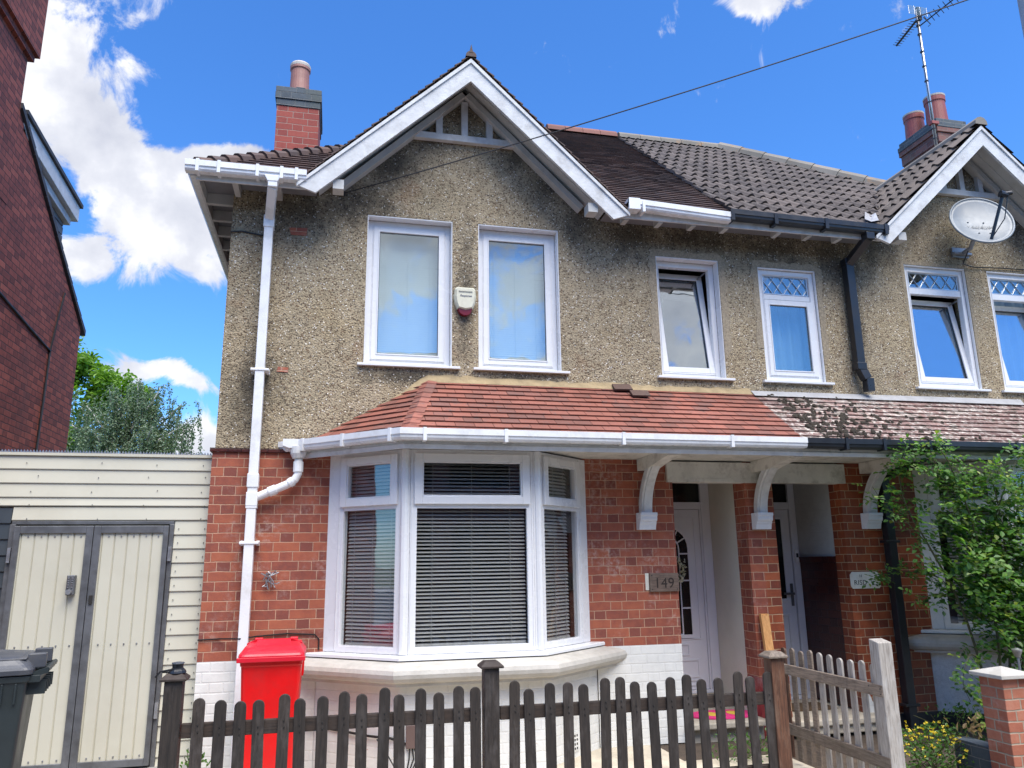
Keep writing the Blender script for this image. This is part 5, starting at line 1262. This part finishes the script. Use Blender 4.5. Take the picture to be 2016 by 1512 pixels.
# ================================================================== picket fence, gate, posts, pillar
FY = -2.13
t = thing('picket_fence', 'low dark stained picket fence with round topped pales and three capped posts', 'fence', (1.0, FY, 0))
def picket_mesh(q, x, y, z0, z1, w, th):
    pts = [(x - w / 2, y, z0)] + [(x - w / 2 * math.cos(math.pi * i / 8), y, z1 - w / 2 * .95 + w / 2 * .95 * math.sin(math.pi * i / 8)) for i in range(9)] + [(x + w / 2, y, z0)]
    q.prism(pts, (0, th, 0))
px = [-.708 + (1.093 / 14) * i * 1.0 for i in range(0)]
xa, xb, xc, xd = -.1411 * 5.02, .180 * 5.02, .2258 * 5.02, .5744 * 5.02
PX = [xa + (xb - xa) * i / 14 for i in range(15)] + [xc + (xd - xc) * i / 15 for i in range(16)]
q = MB(); picket_mesh(q, 0, FY - .035, .03, .9, .066, .018); q.xf = None
proto = q.build('picket', 'fence', t, bevel=.004)
q = MB()
for z in (.72, .755, .275): q.lathe((rnd.uniform(-.012, .012), FY - .036, z), [(.0045, -.004), (.0045, .004)], 6)
nail = q.build('nail_heads', 'ink', proto)
rp = random.Random(11)
for i, x in enumerate(PX):
    o = proto if i == 0 else proto.copy()
    if i:
        COL.objects.link(o); o.parent = t
        k = nail.copy(); COL.objects.link(k); k.parent = o
    o.location = (x + rp.uniform(-.004, .004), rp.uniform(-.003, .003), rp.uniform(-.014, .010))
    o.rotation_euler = (0, math.radians(rp.uniform(-1.3, 1.3)), 0)
for (x0, x1) in ((-.80, .93), (1.05, 2.90)):
    for z0, z1 in ((.70, .778), (.25, .33)):
        q = MB(); q.box(x0, x1, FY - .015, FY + .022, z0 - .008, z1 - .008); q.build('rail', 'fence_rail', t, bevel=.004)
for (x, w, h, mt_) in ((-.855, .098, 1.005, 'fence'), (.994, .094, 1.0, 'fence'), (2.962, .098, .985, 'post_brown')):
    q = MB(); q.box(x - w / 2, x + w / 2, FY - .045, FY + .055, -.03, h); po = q.build('post', mt_, t, bevel=.005)
    q = MB(); c = .072; y0 = FY + .005
    q.add([(x - c, y0 - c, h + .001), (x + c, y0 - c, h + .001), (x + c, y0 + c, h + .001), (x - c, y0 + c, h + .001), (x - c, y0 - c, h + .014), (x + c, y0 - c, h + .014), (x + c, y0 + c, h + .014), (x - c, y0 + c, h + .014),
           (x - .040, y0 - .04, h + .042), (x + .040, y0 - .04, h + .042), (x + .040, y0 + .04, h + .042), (x - .040, y0 + .04, h + .042)],
          [(0, 3, 2, 1), (0, 1, 5, 4), (1, 2, 6, 5), (2, 3, 7, 6), (3, 0, 4, 7), (4, 5, 9, 8), (5, 6, 10, 9), (6, 7, 11, 10), (7, 4, 8, 11), (8, 9, 10, 11)])
    q.build('post_cap', 'grey_rail' if mt_ == 'post_brown' else 'fence_rail', po, bevel=.003)
t = thing('post_light', 'broken black solar light base lying on the cap of the left-hand fence post', 'solar light', (-.855, FY, 1.05))
q = MB(); q.lathe((-.845, FY, 1.047), [(.050, 0), (.046, .012), (.030, .028), (.032, .050), (.012, .056)], 14); q.box(-.92, -.83, FY - .03, FY + .0, 1.050, 1.058); q.build('base', 'black', t)
q = MB(); q.lathe((-.842, FY - .012, 1.098), [(.036, 0), (.034, .006), (.008, .010)], 14); q.build('socket', 'bin_lid', t)
q = MB(); q.tube([(-.86, FY - .03, 1.07), (-.93, FY - .04, 1.060), (-.955, FY - .04, 1.03)], .005, 6); q.build('wire', 'cable', t)

# open garden gate, swung in towards the house
GXp = 3.80
t = thing('picket_gate', 'open silver grey picket gate standing at right angles to the fence', 'gate', (GXp, -1.5, .1))
ys = [-2.02 + 1.16 * i / 9 for i in range(10)]
for i, y in enumerate(ys):
    q = MB(); z1 = .905 + rp.uniform(-.01, .012); z0 = .02 + rp.uniform(0, .03); w = .062
    pts = [(GXp + .0, y - w / 2, z0)] + [(GXp, y - w / 2 * math.cos(math.pi * k / 8), z1 - w / 2 * .9 + w / 2 * .9 * math.sin(math.pi * k / 8)) for k in range(9)] + [(GXp, y + w / 2, z0)]
    q.prism(pts, (.018, 0, 0)); q.build('picket', 'post_brown' if i > 8 else ('grey_rail' if i > 5 else 'grey_wood'), t, bevel=.003)
for z0, z1 in ((.690, .770), (.215, .300)):
    q = MB(); q.box(GXp - .030, GXp - .001, -2.14, -.87, z0, z1); q.build('rail', 'grey_rail', t, bevel=.004)
q = MB()
for y, z in ((-2.12, .71), (-2.12, .745), (-2.0, .75)): q.lathe((GXp - .031, y, z), [(.004, -.003), (.004, .003)], 6)
q.build('nails', 'ink', t)
q = MB(); q.prism([(3.775, -2.145, -.05), (3.775, -2.045, -.05), (3.775, -2.045, 1.075), (3.775, -2.145, 1.055)], (.112, 0, 0)); q.v = [Vector((v.x + (.022 if v.z > .5 else 0) * 0, v.y, v.z)) for v in q.v]
tag(q.build('gate_post', 'grey_wood', None, origin=(3.83, -2.09, 0), bevel=.006), 'pale silver grey square timber post carrying the open picket gate', 'post')
t = thing('brick_pillar', 'new orange brick gate pillar with pyramid stone cap at the right edge', 'pillar', (4.87, -2.05, 0))
q = MB(); q.box(4.76, 4.975, -2.155, -1.94, -.05, .772); q.build('shaft', 'brick_new', t, bevel=.004)
q = MB(); x0, x1, y0, y1 = 4.715, 5.02, -2.20, -1.895
q.add([(x0, y0, .773), (x1, y0, .773), (x1, y1, .773), (x0, y1, .773), (x0, y0, .800), (x1, y0, .800), (x1, y1, .800), (x0, y1, .800), ((x0 + x1) / 2, (y0 + y1) / 2, .845)], [(0, 3, 2, 1), (0, 1, 5, 4), (1, 2, 6, 5), (2, 3, 7, 6), (3, 0, 4, 7), (4, 5, 8), (5, 6, 8), (6, 7, 8), (7, 4, 8)])
q.build('cap', 'stone', t, bevel=.004)
q = MB(); q.box(4.80, 4.93, -1.93, -1.55, -.05, .26); tag(q.build('garden_wall', 'brick_blue', None, origin=(4.86, -1.75, 0), bevel=.004), 'low dark brick garden wall running back from the orange pillar', 'wall')

# ================================================================== wheelie bins
def rbox(q, c, w, d, z, r, n=4):
    """rounded rectangle ring"""
    pts = []
    for k, (sx, sy) in enumerate(((1, 1), (-1, 1), (-1, -1), (1, -1))):
        for i in range(n + 1):
            a = math.pi / 2 * (k + i / n); pts.append((c[0] + sx * (w / 2 - r) + r * math.cos(a), c[1] + sy * (d / 2 - r) + r * math.sin(a), z))
    return pts
def loft(q, rings):
    n = len(rings[0]); vs = [p for r in rings for p in r]
    q.add(vs, [tuple(range(n))[::-1], tuple((len(rings) - 1) * n + i for i in range(n))] + [(j * n + i, j * n + (i + 1) % n, (j + 1) * n + (i + 1) % n, (j + 1) * n + i) for j in range(len(rings) - 1) for i in range(n)])
def wheelie_bin(label, loc, rot, w, d, h, body_m, lid_m, side_m=None):
    """front looks along local -y, handle and wheels at +y; rot about z"""
    t = thing('wheelie_bin', label, 'bin', loc, 'wheelie bins')
    cr, sr = math.cos(rot), math.sin(rot); L = Vector(loc)
    xf = lambda x, y, z: Vector((L.x + x * cr - y * sr, L.y + x * sr + y * cr, L.z + z))
    q = mbf(xf); zt = h - .10
    loft(q, [rbox(q, (0, .03), w * .78, d * .70, .02, .03), rbox(q, (0, .025), w * .80, d * .74, .10, .035), rbox(q, (0, 0), w * .95, d * .93, zt - .06, .03), rbox(q, (0, 0), w * .955, d * .935, zt - .045, .03), rbox(q, (0, 0), w * .985, d * .97, zt - .04, .03), rbox(q, (0, 0), w * .995, d * .985, zt - .005, .03)])
    q.build('body', body_m, t, bevel=.004)
    q = mbf(xf)                                          # ribs under the rim, at the handle side
    for sx in (-1, 1):
        for k in range(3): q.box(sx * w * (.497) - .02 * (sx > 0) , sx * w * .497 + .02 * (sx < 0), d * .18 + .07 * k, d * .195 + .07 * k, zt - .16, zt - .045)
    for k in range(5): x = -w * .36 + w * .18 * k; q.box(x - .006, x + .006, d * .46, d * .60, zt - .12 + .0, zt - .04)
    q.box(-w * .46, w * .46, d * .46, d * .56, zt - .045, zt - .005)
    q.build('rim_ribs', body_m, t, bevel=.002)
    q = mbf(xf)
    q.tube([(-w * .42, d * .60, zt + .02), (w * .42, d * .60, zt + .02)], .016, 8)
    for x in (-w * .42, -w * .14, w * .14, w * .42): q.bar((x, d * .46, zt - .01), (x, d * .61, zt + .02), .03, .03)
    q.build('handle', body_m, t)
    q = mbf(xf)                                          # lid: skirt, sloping dome, grip recesses
    loft(q, [rbox(q, (0, -.01), w * 1.04, d * 1.03, zt + .002, .04), rbox(q, (0, -.01), w * 1.05, d * 1.04, zt + .03, .045), rbox(q, (0, -.008), w * 1.03, d * 1.01, zt + .044, .045), rbox(q, (0, .0), w * .97, d * .95, zt + .060, .05), rbox(q, (0, .02), w * .90, d * .82, zt + .085, .06), rbox(q, (0, .05), w * .80, d * .62, zt + .102, .07), rbox(q, (0, .08), w * .60, d * .34, zt + .108, .07)])
    q.box(-w * .54, w * .54, -d * .545, -d * .50, zt - .012, zt + .022)
    ld = q.build('lid', lid_m, t, bevel=.004)
    q = mbf(xf); q.prism([(-w * .30, -d * .40, zt + .058), (w * .30, -d * .40, zt + .058), (w * .27, -d * .12, zt + .118), (-w * .27, -d * .12, zt + .118)], (0, 0, .012))
    q.prism([(-w * .46, d * .05, zt + .085), (-w * .30, d * .02, zt + .120), (w * .30, d * .02, zt + .120), (w * .46, d * .05, zt + .085), (w * .44, d * .44, zt + .085), (-w * .44, d * .44, zt + .085)], (0, 0, .010)); q.build('lid_panel', lid_m, ld, bevel=.006)
    q = mbf(xf)
    for x in (-w * .30, w * .30):
        q = mbf(xf); q.box(x - .03, x + .03, d * .44, d * .58, zt + .03, zt + .115); q.build('hinge', lid_m, ld, bevel=.006)
    for sx in (-1, 1):
        q = mbf(lambda x, y, z: xf(x, y, z)); n = 18
        vs = [(sx * (w * .40), d * .40 + .10 * math.cos(2 * math.pi * i / n), .102 + .10 * math.sin(2 * math.pi * i / n)) for i in range(n)] + [(sx * (w * .40 + .05), d * .40 + .10 * math.cos(2 * math.pi * i / n), .102 + .10 * math.sin(2 * math.pi * i / n)) for i in range(n)]
        q.add(vs, [tuple(range(n)), tuple(range(n, 2 * n))[::-1]] + [(i, (i + 1) % n, (i + 1) % n + n, i + n) for i in range(n)]); q.build('wheel', 'black', t, bevel=.006)
    return t
wheelie_bin('bright red wheelie bin standing behind the picket fence against the brick', (-.405, -.72, 0.0), math.radians(0), .445, .50, 1.07, 'red_bin', 'red_lid')
wheelie_bin('dark green black wheelie bin at the left edge before the cream doors', (-2.13, -1.52, .03), math.radians(-78), .58, .70, 1.09, 'black_bin', 'bin_lid')

# ================================================================== plants and trees
def leaf(q, c, d, nrm, L, w, fold=.25):
    d = d.normalized(); s = d.cross(nrm).normalized(); n = s.cross(d)
    a, b = c, c + d * L; mid = c + d * L * .45
    q.add([a, mid + s * w / 2 + n * w * fold, b, mid - s * w / 2 + n * w * fold, c + d * L * .75 + s * w * .38 + n * w * fold * .8, c + d * L * .75 - s * w * .38 + n * w * fold * .8],
          [(0, 1, 4, 2), (0, 2, 5, 3)])
def rv(r, z=1): return Vector((r.uniform(-1, 1), r.uniform(-1, 1), r.uniform(-1, 1) * z)).normalized()
def spray(q, r, p, d, L=.055, n=5):
    """a compound leaf: leaflets in pairs and one at the tip"""
    d = d.normalized(); nrm = (Vector((0, -.5, 1)) + rv(r) * .5).normalized(); s = d.cross(nrm).normalized()
    for k in range(n // 2):
        b = p + d * (L * (.35 + .75 * k))
        for sg in (-1, 1): leaf(q, b, d * .45 + s * sg + rv(r) * .15, nrm, L * r.uniform(.75, 1.0), L * .62)
    leaf(q, p + d * (L * (.3 + .75 * (n // 2))), d + rv(r) * .15, nrm, L * 1.1, L * .7)
r = random.Random(21)
t = thing('rose_bush', 'tall climbing rose bush covering the neighbouring bay window', 'bush', (5.75, -.85, 0))
canes = MB(); fol = MB()
def cane(pts, r0, r1, dens, L=.055, spread=.11, n=5):
    P = [Vector(p) for p in pts]; C = []
    for i in range(len(P) - 1):
        p0 = P[max(i - 1, 0)]; p1, p2 = P[i], P[i + 1]; p3 = P[min(i + 2, len(P) - 1)]
        for k in range(8):
            u_ = k / 8; C.append(.5 * ((2 * p1) + (p2 - p0) * u_ + (2 * p0 - 5 * p1 + 4 * p2 - p3) * u_ ** 2 + (-p0 + 3 * p1 - 3 * p2 + p3) * u_ ** 3))
    C.append(P[-1])
    canes.tube(C, [r0 + (r1 - r0) * i / (len(C) - 1) for i in range(len(C))], 6)
    tot_ = sum((b - a).length for a, b in zip(C, C[1:]))
    for _ in range(int(tot_ * dens)):
        i = r.randrange(len(C) // 5, len(C) - 1); p = C[i].lerp(C[i + 1], r.random()); d = rv(r, .6); d.y -= .25
        q0 = p + d * r.uniform(.02, spread); 
        spray(fol, r, q0, d + Vector((0, 0, -.15)), L * r.uniform(.7, 1.15), n)
    return C
base = Vector((5.85, -.88, 0))
cane([base, (5.78, -.86, .7), (5.66, -.84, 1.25), (5.45, -.80, 1.75), (5.32, -.72, 2.15), (5.24, -.80, 2.45), (5.20, -.95, 2.62)], .014, .004, 46)
cane([base + Vector((.05, .03, 0)), (5.95, -.92, .8), (5.90, -.95, 1.5), (5.75, -1.0, 2.1), (5.60, -1.02, 2.5), (5.50, -1.0, 2.68)], .014, .004, 62)
cane([base + Vector((.12, 0, 0)), (6.10, -.9, .9), (6.15, -.95, 1.6), (6.05, -1.05, 2.15), (5.95, -1.1, 2.45)], .014, .004, 64)
cane([base + Vector((.2, .05, 0)), (6.25, -.9, .8), (6.45, -.95, 1.5), (6.5, -1.0, 2.1), (6.45, -1.08, 2.55)], .014, .004, 74)
cane([base + Vector((.3, 0, 0)), (6.45, -.95, .9), (6.75, -1.0, 1.6), (6.9, -1.05, 2.2), (6.85, -1.1, 2.5)], .014, .004, 74)
cane([base + Vector((.35, -.1, 0)), (6.4, -1.1, .7), (6.65, -1.2, 1.2), (6.8, -1.2, 1.7)], .012, .004, 74)
cane([(5.66, -.84, 1.25), (5.60, -.70, 1.45), (5.50, -.48, 1.50), (5.36, -.30, 1.49), (5.27, -.24, 1.44)], .005, .002, 60, .048, .05)
cane([(5.66, -.84, 1.25), (5.55, -.70, 1.30), (5.46, -.62, 1.26), (5.40, -.58, 1.28)], .005, .002, 40, .05, .06)
cane([(5.80, -.86, .7), (5.62, -.95, .78), (5.50, -1.0, .70), (5.45, -1.0, .55), (5.50, -1.0, .40)], .006, .002, 46, .06, .06, 3)
cane([(5.80, -.86, .5), (5.68, -1.0, .50), (5.58, -1.05, .40), (5.60, -1.08, .25), (5.66, -1.1, .12)], .006, .002, 60, .075, .06, 3)
cane([(6.05, -1.0, 2.0), (6.2, -1.1, 2.4), (6.40, -1.12, 2.62), (6.62, -1.1, 2.58)], .006, .002, 46, .055)
cane([(5.45, -.80, 1.75), (5.28, -.74, 1.98), (5.12, -.72, 2.10), (5.00, -.70, 2.30)], .006, .002, 42, .05)
cane([(5.60, -1.0, 2.3), (5.45, -.98, 2.42), (5.30, -1.0, 2.50)], .005, .002, 50, .05)
# the thick middle of the bush
for _ in range(1500):
    x = r.uniform(5.42, 7.25); z = r.triangular(.55, 2.5, 1.35)
    lo = 5.75 - .28 * max(0, z - 1.0)
    if x < lo + r.uniform(-.12, .10): continue
    if z < 1.0 and x < 6.0: continue
    y = -.98 + r.gauss(0, .13) - .10 * math.sin((x - 5.5) * 3 + z * 2)
    spray(fol, r, Vector((x, y, z)), rv(r, .7) + Vector((0, -.3, 0)), r.uniform(.046, .078), 5)
canes.build('canes', 'cane', t); fol.build('foliage', 'rose_leaf', t)

t = thing('flowering_shrub', 'low green shrub dotted with yellow flowers behind the gate post', 'shrub', (4.65, -1.50, 0))
fol = MB(); fl = MB(); st_ = MB(); dr_ = MB()
for _ in range(900):
    a = r.uniform(0, 6.283); rad = r.random() ** .6; p = Vector((4.62 + .42 * rad * math.cos(a), -1.50 + .28 * rad * math.sin(a), 0)); p.z = r.uniform(.02, .34 * (1.15 - rad * rad * .75))
    leaf(fol, p, rv(r, .5), rv(r) + Vector((0, -.4, 1)), r.uniform(.022, .04), r.uniform(.016, .026))
for _ in range(75):
    a = r.uniform(0, 6.283); rad = r.random() ** .5 * .95; p = Vector((4.55 + .36 * rad * math.cos(a), -1.56 + .26 * rad * math.sin(a), 0)); p.z = .36 * (1.12 - rad * rad * .65) * r.uniform(.75, 1.05)
    for k in range(5): leaf(fl, p, rv(r, .6), rv(r), .016, .013)
for _ in range(26): st_.tube([(4.62 + r.uniform(-.1, .1), -1.5 + r.uniform(-.1, .1), 0), (4.62 + r.uniform(-.34, .34), -1.5 + r.uniform(-.24, .24), r.uniform(.15, .3))], .003, 5)
for _ in range(40): leaf(dr_, Vector((4.93 + r.gauss(0, .05), -1.62 + r.gauss(0, .04), r.uniform(.05, .42))), rv(r) + Vector((0, 0, -.4)), rv(r), r.uniform(.05, .08), .03)
st_.build('stems', 'cane', t); fol.build('foliage', 'shrub_leaf', t); fw = fl.build('flowers', 'yellow', t); fw['kind'] = 'stuff'; dr_.build('dry_leaves', 'dry_leaf', t)
for lab, cx, cy, sx, n_, hh in (('small yellow flowered weed growing by the path behind the open gate', 3.35, -1.95, .22, 150, .10), ('small green weed at the foot of the white plinth by the left fence post', -.93, -.5, .10, 170, .28), ('green weeds below the grey gate beside the doorstep', 3.45, -.75, .30, 260, .20), ('dark leafed creeper at the foot of the white rendered bay', 5.6, -.75, .35, 240, .32)):
    t = thing('weed', lab, 'weed', (cx, cy, 0), 'weeds in the front garden'); q = MB(); q3 = MB()
    for _ in range(n_):
        p = Vector((cx + r.gauss(0, sx * .5), cy + r.gauss(0, sx * .35), r.uniform(0, hh))); leaf(q, p, rv(r, .8) + Vector((0, 0, .4)), rv(r), r.uniform(.025, .05), r.uniform(.012, .022))
    for _ in range(12): q3.tube([(cx + r.gauss(0, sx * .3), cy + r.gauss(0, sx * .2), 0), (cx + r.gauss(0, sx * .5), cy + r.gauss(0, sx * .3), hh * r.uniform(.5, 1))], .003, 5)
    q3.build('stems', 'cane', t); q.build('foliage', 'shrub_leaf', t)
    if 'yellow' in lab:
        q = MB()
        for _ in range(16):
            p = Vector((cx + r.gauss(0, sx * .5), cy + r.gauss(0, sx * .3), r.uniform(.08, .16)))
            for k in range(5): leaf(q, p, rv(r, .6), rv(r), .016, .013)
        q.build('flowers', 'yellow', t)['kind'] = 'stuff'
t = thing('garden_light', 'small stake solar light with silver cap among the rose stems', 'solar light', (5.72, -1.35, 0))
q = MB(); q.tube([(5.72, -1.35, 0), (5.72, -1.35, .80)], .010, 8); q.build('stake', 'zinc', t)
q = MB(); q.lathe((5.72, -1.35, .80), [(.018, 0), (.040, .05), (.042, .06), (.01, .075)], 14); q.build('cap', 'metal', t)

def limb(q, a, b, r0, r1, bend, rr, n=6):
    a, b = Vector(a), Vector(b); pts = []
    off = rv(rr) * bend
    for i in range(n + 1):
        u_ = i / n; pts.append(a.lerp(b, u_) + off * math.sin(math.pi * u_) + rv(rr) * bend * .12)
    q.tube(pts, [r0 + (r1 - r0) * i / n for i in range(n + 1)], 7); return pts
# weeping birch
r = random.Random(31)
t = thing('weeping_birch', 'weeping birch with white branches hanging over the cream screen', 'tree', (-6.15, 17.5, 0), 'trees behind the houses')
tr = MB(); fol = MB(); tw = MB()
trunk = limb(tr, (-6.25, 17.5, -.1), (-6.05, 17.5, 5.6), .17, .07, .15, r, 10)
tips = []
for (bx, by, bz, ax, ay, az_) in ((-6.1, 17.5, 5.3, -5.9, 17.4, 7.05), (-6.1, 17.5, 5.4, -5.2, 17.2, 6.9), (-6.15, 17.5, 4.6, -4.2, 17.0, 5.9), (-6.1, 17.5, 5.0, -4.7, 17.8, 6.5), (-6.2, 17.5, 5.0, -7.2, 17.3, 6.3), (-6.2, 17.5, 4.8, -7.7, 17.8, 5.8), (-6.1, 17.5, 5.2, -6.5, 16.8, 6.7), (-6.1, 17.5, 5.1, -6.7, 18.2, 6.6), (-6.1, 17.5, 4.2, -5.2, 16.6, 5.6), (-6.2, 17.5, 4.3, -6.9, 16.7, 5.5), (-6.1, 17.5, 4.4, -5.0, 18.3, 5.7)):
    P = limb(tr, (bx, by, bz), (ax, ay, az_), .045, .016, .15, r, 7); tips += P[3:]
for p in tips:
    for _ in range(26): leaf(fol, p + rv(r) * r.uniform(.03, .26), rv(r, .5) + Vector((0, 0, -.5)), rv(r), r.uniform(.06, .10), .045)
    for _ in range(5):
        o = rv(r, .3) * r.uniform(.05, .40); s0 = p + o + Vector((0, 0, r.uniform(-.05, .15))); Ln = r.uniform(.6, 1.7); k = int(Ln * 26); cur = s0.copy(); dr2 = Vector((o.x * 1.1, o.y * 1.1, .02)); pl = [cur.copy()]
        for i in range(k):
            dr2 = dr2 * .86 + Vector((r.uniform(-.08, .08), r.uniform(-.08, .08), -.20)); cur = cur + dr2.normalized() * (Ln / k); pl.append(cur.copy())
            for _q in range(3):
                leaf(fol, cur + rv(r) * .05, rv(r, .5) + Vector((0, 0, -.7)), rv(r), r.uniform(.06, .10), r.uniform(.035, .055))
        tw.tube(pl[::3], .004, 4)
tr.build('trunk', 'birchbark', t); tw.build('twigs', 'bark', t); fol.build('crown', 'birch_leaf', t)
def broadleaf(name, lab, loc, clumps, leafm, trunk_top, n_per, Ls, seed):
    r = random.Random(seed); t = thing(name, lab, 'tree', loc, 'trees behind the houses'); tr = MB(); fol = MB()
    limb(tr, (loc[0], loc[1], -.1), trunk_top, .24, .10, .2, r, 8)
    for (c, rad) in clumps:
        c = Vector(c); limb(tr, Vector(trunk_top) * .75 + Vector((loc[0], loc[1], 0)) * .25, c, .08, .02, .25, r, 6)
        subs = [c + rv(r) * rad * r.uniform(.35, 1.0) for _ in range(16)]
        for s in subs:
            for _ in range(n_per):
                p = s + rv(r) * rad * .42 * r.random() ** .5
                leaf(fol, p, rv(r, .5) + Vector((0, 0, -.3)), rv(r) + Vector((0, 0, .8)), Ls * r.uniform(.7, 1.2), Ls * .45)
    tr.build('trunk', 'bark', t); fol.build('crown', leafm, t)
broadleaf('leafy_tree', 'bright yellow green tree behind the birch beside the brick building', (-9.3, 21, 0), [((-9.2, 21, 8.4), 1.0), ((-8.2, 20.8, 8.0), .9), ((-7.3, 20.5, 7.5), .85), ((-6.6, 20.5, 7.0), .6), ((-8.8, 20.5, 6.6), 1.0), ((-9.6, 20.6, 5.8), 1.0), ((-8.5, 20.6, 5.2), .9), ((-9.6, 20.6, 4.4), .9), ((-9.0, 21, 8.3), .6)], 'lime_leaf', (-9.2, 21, 6.0), 95, .20, 41)
broadleaf('leafy_tree', 'dark shaded tree low behind the birch trunk', (-7.0, 22, 0), [((-6.2, 22, 4.2), .9), ((-7.6, 22, 4.4), .9), ((-8.8, 22.4, 4.2), .9), ((-5.2, 22, 4.0), .7)], 'shrub_leaf', (-7.0, 22, 4.0), 60, .20, 43)
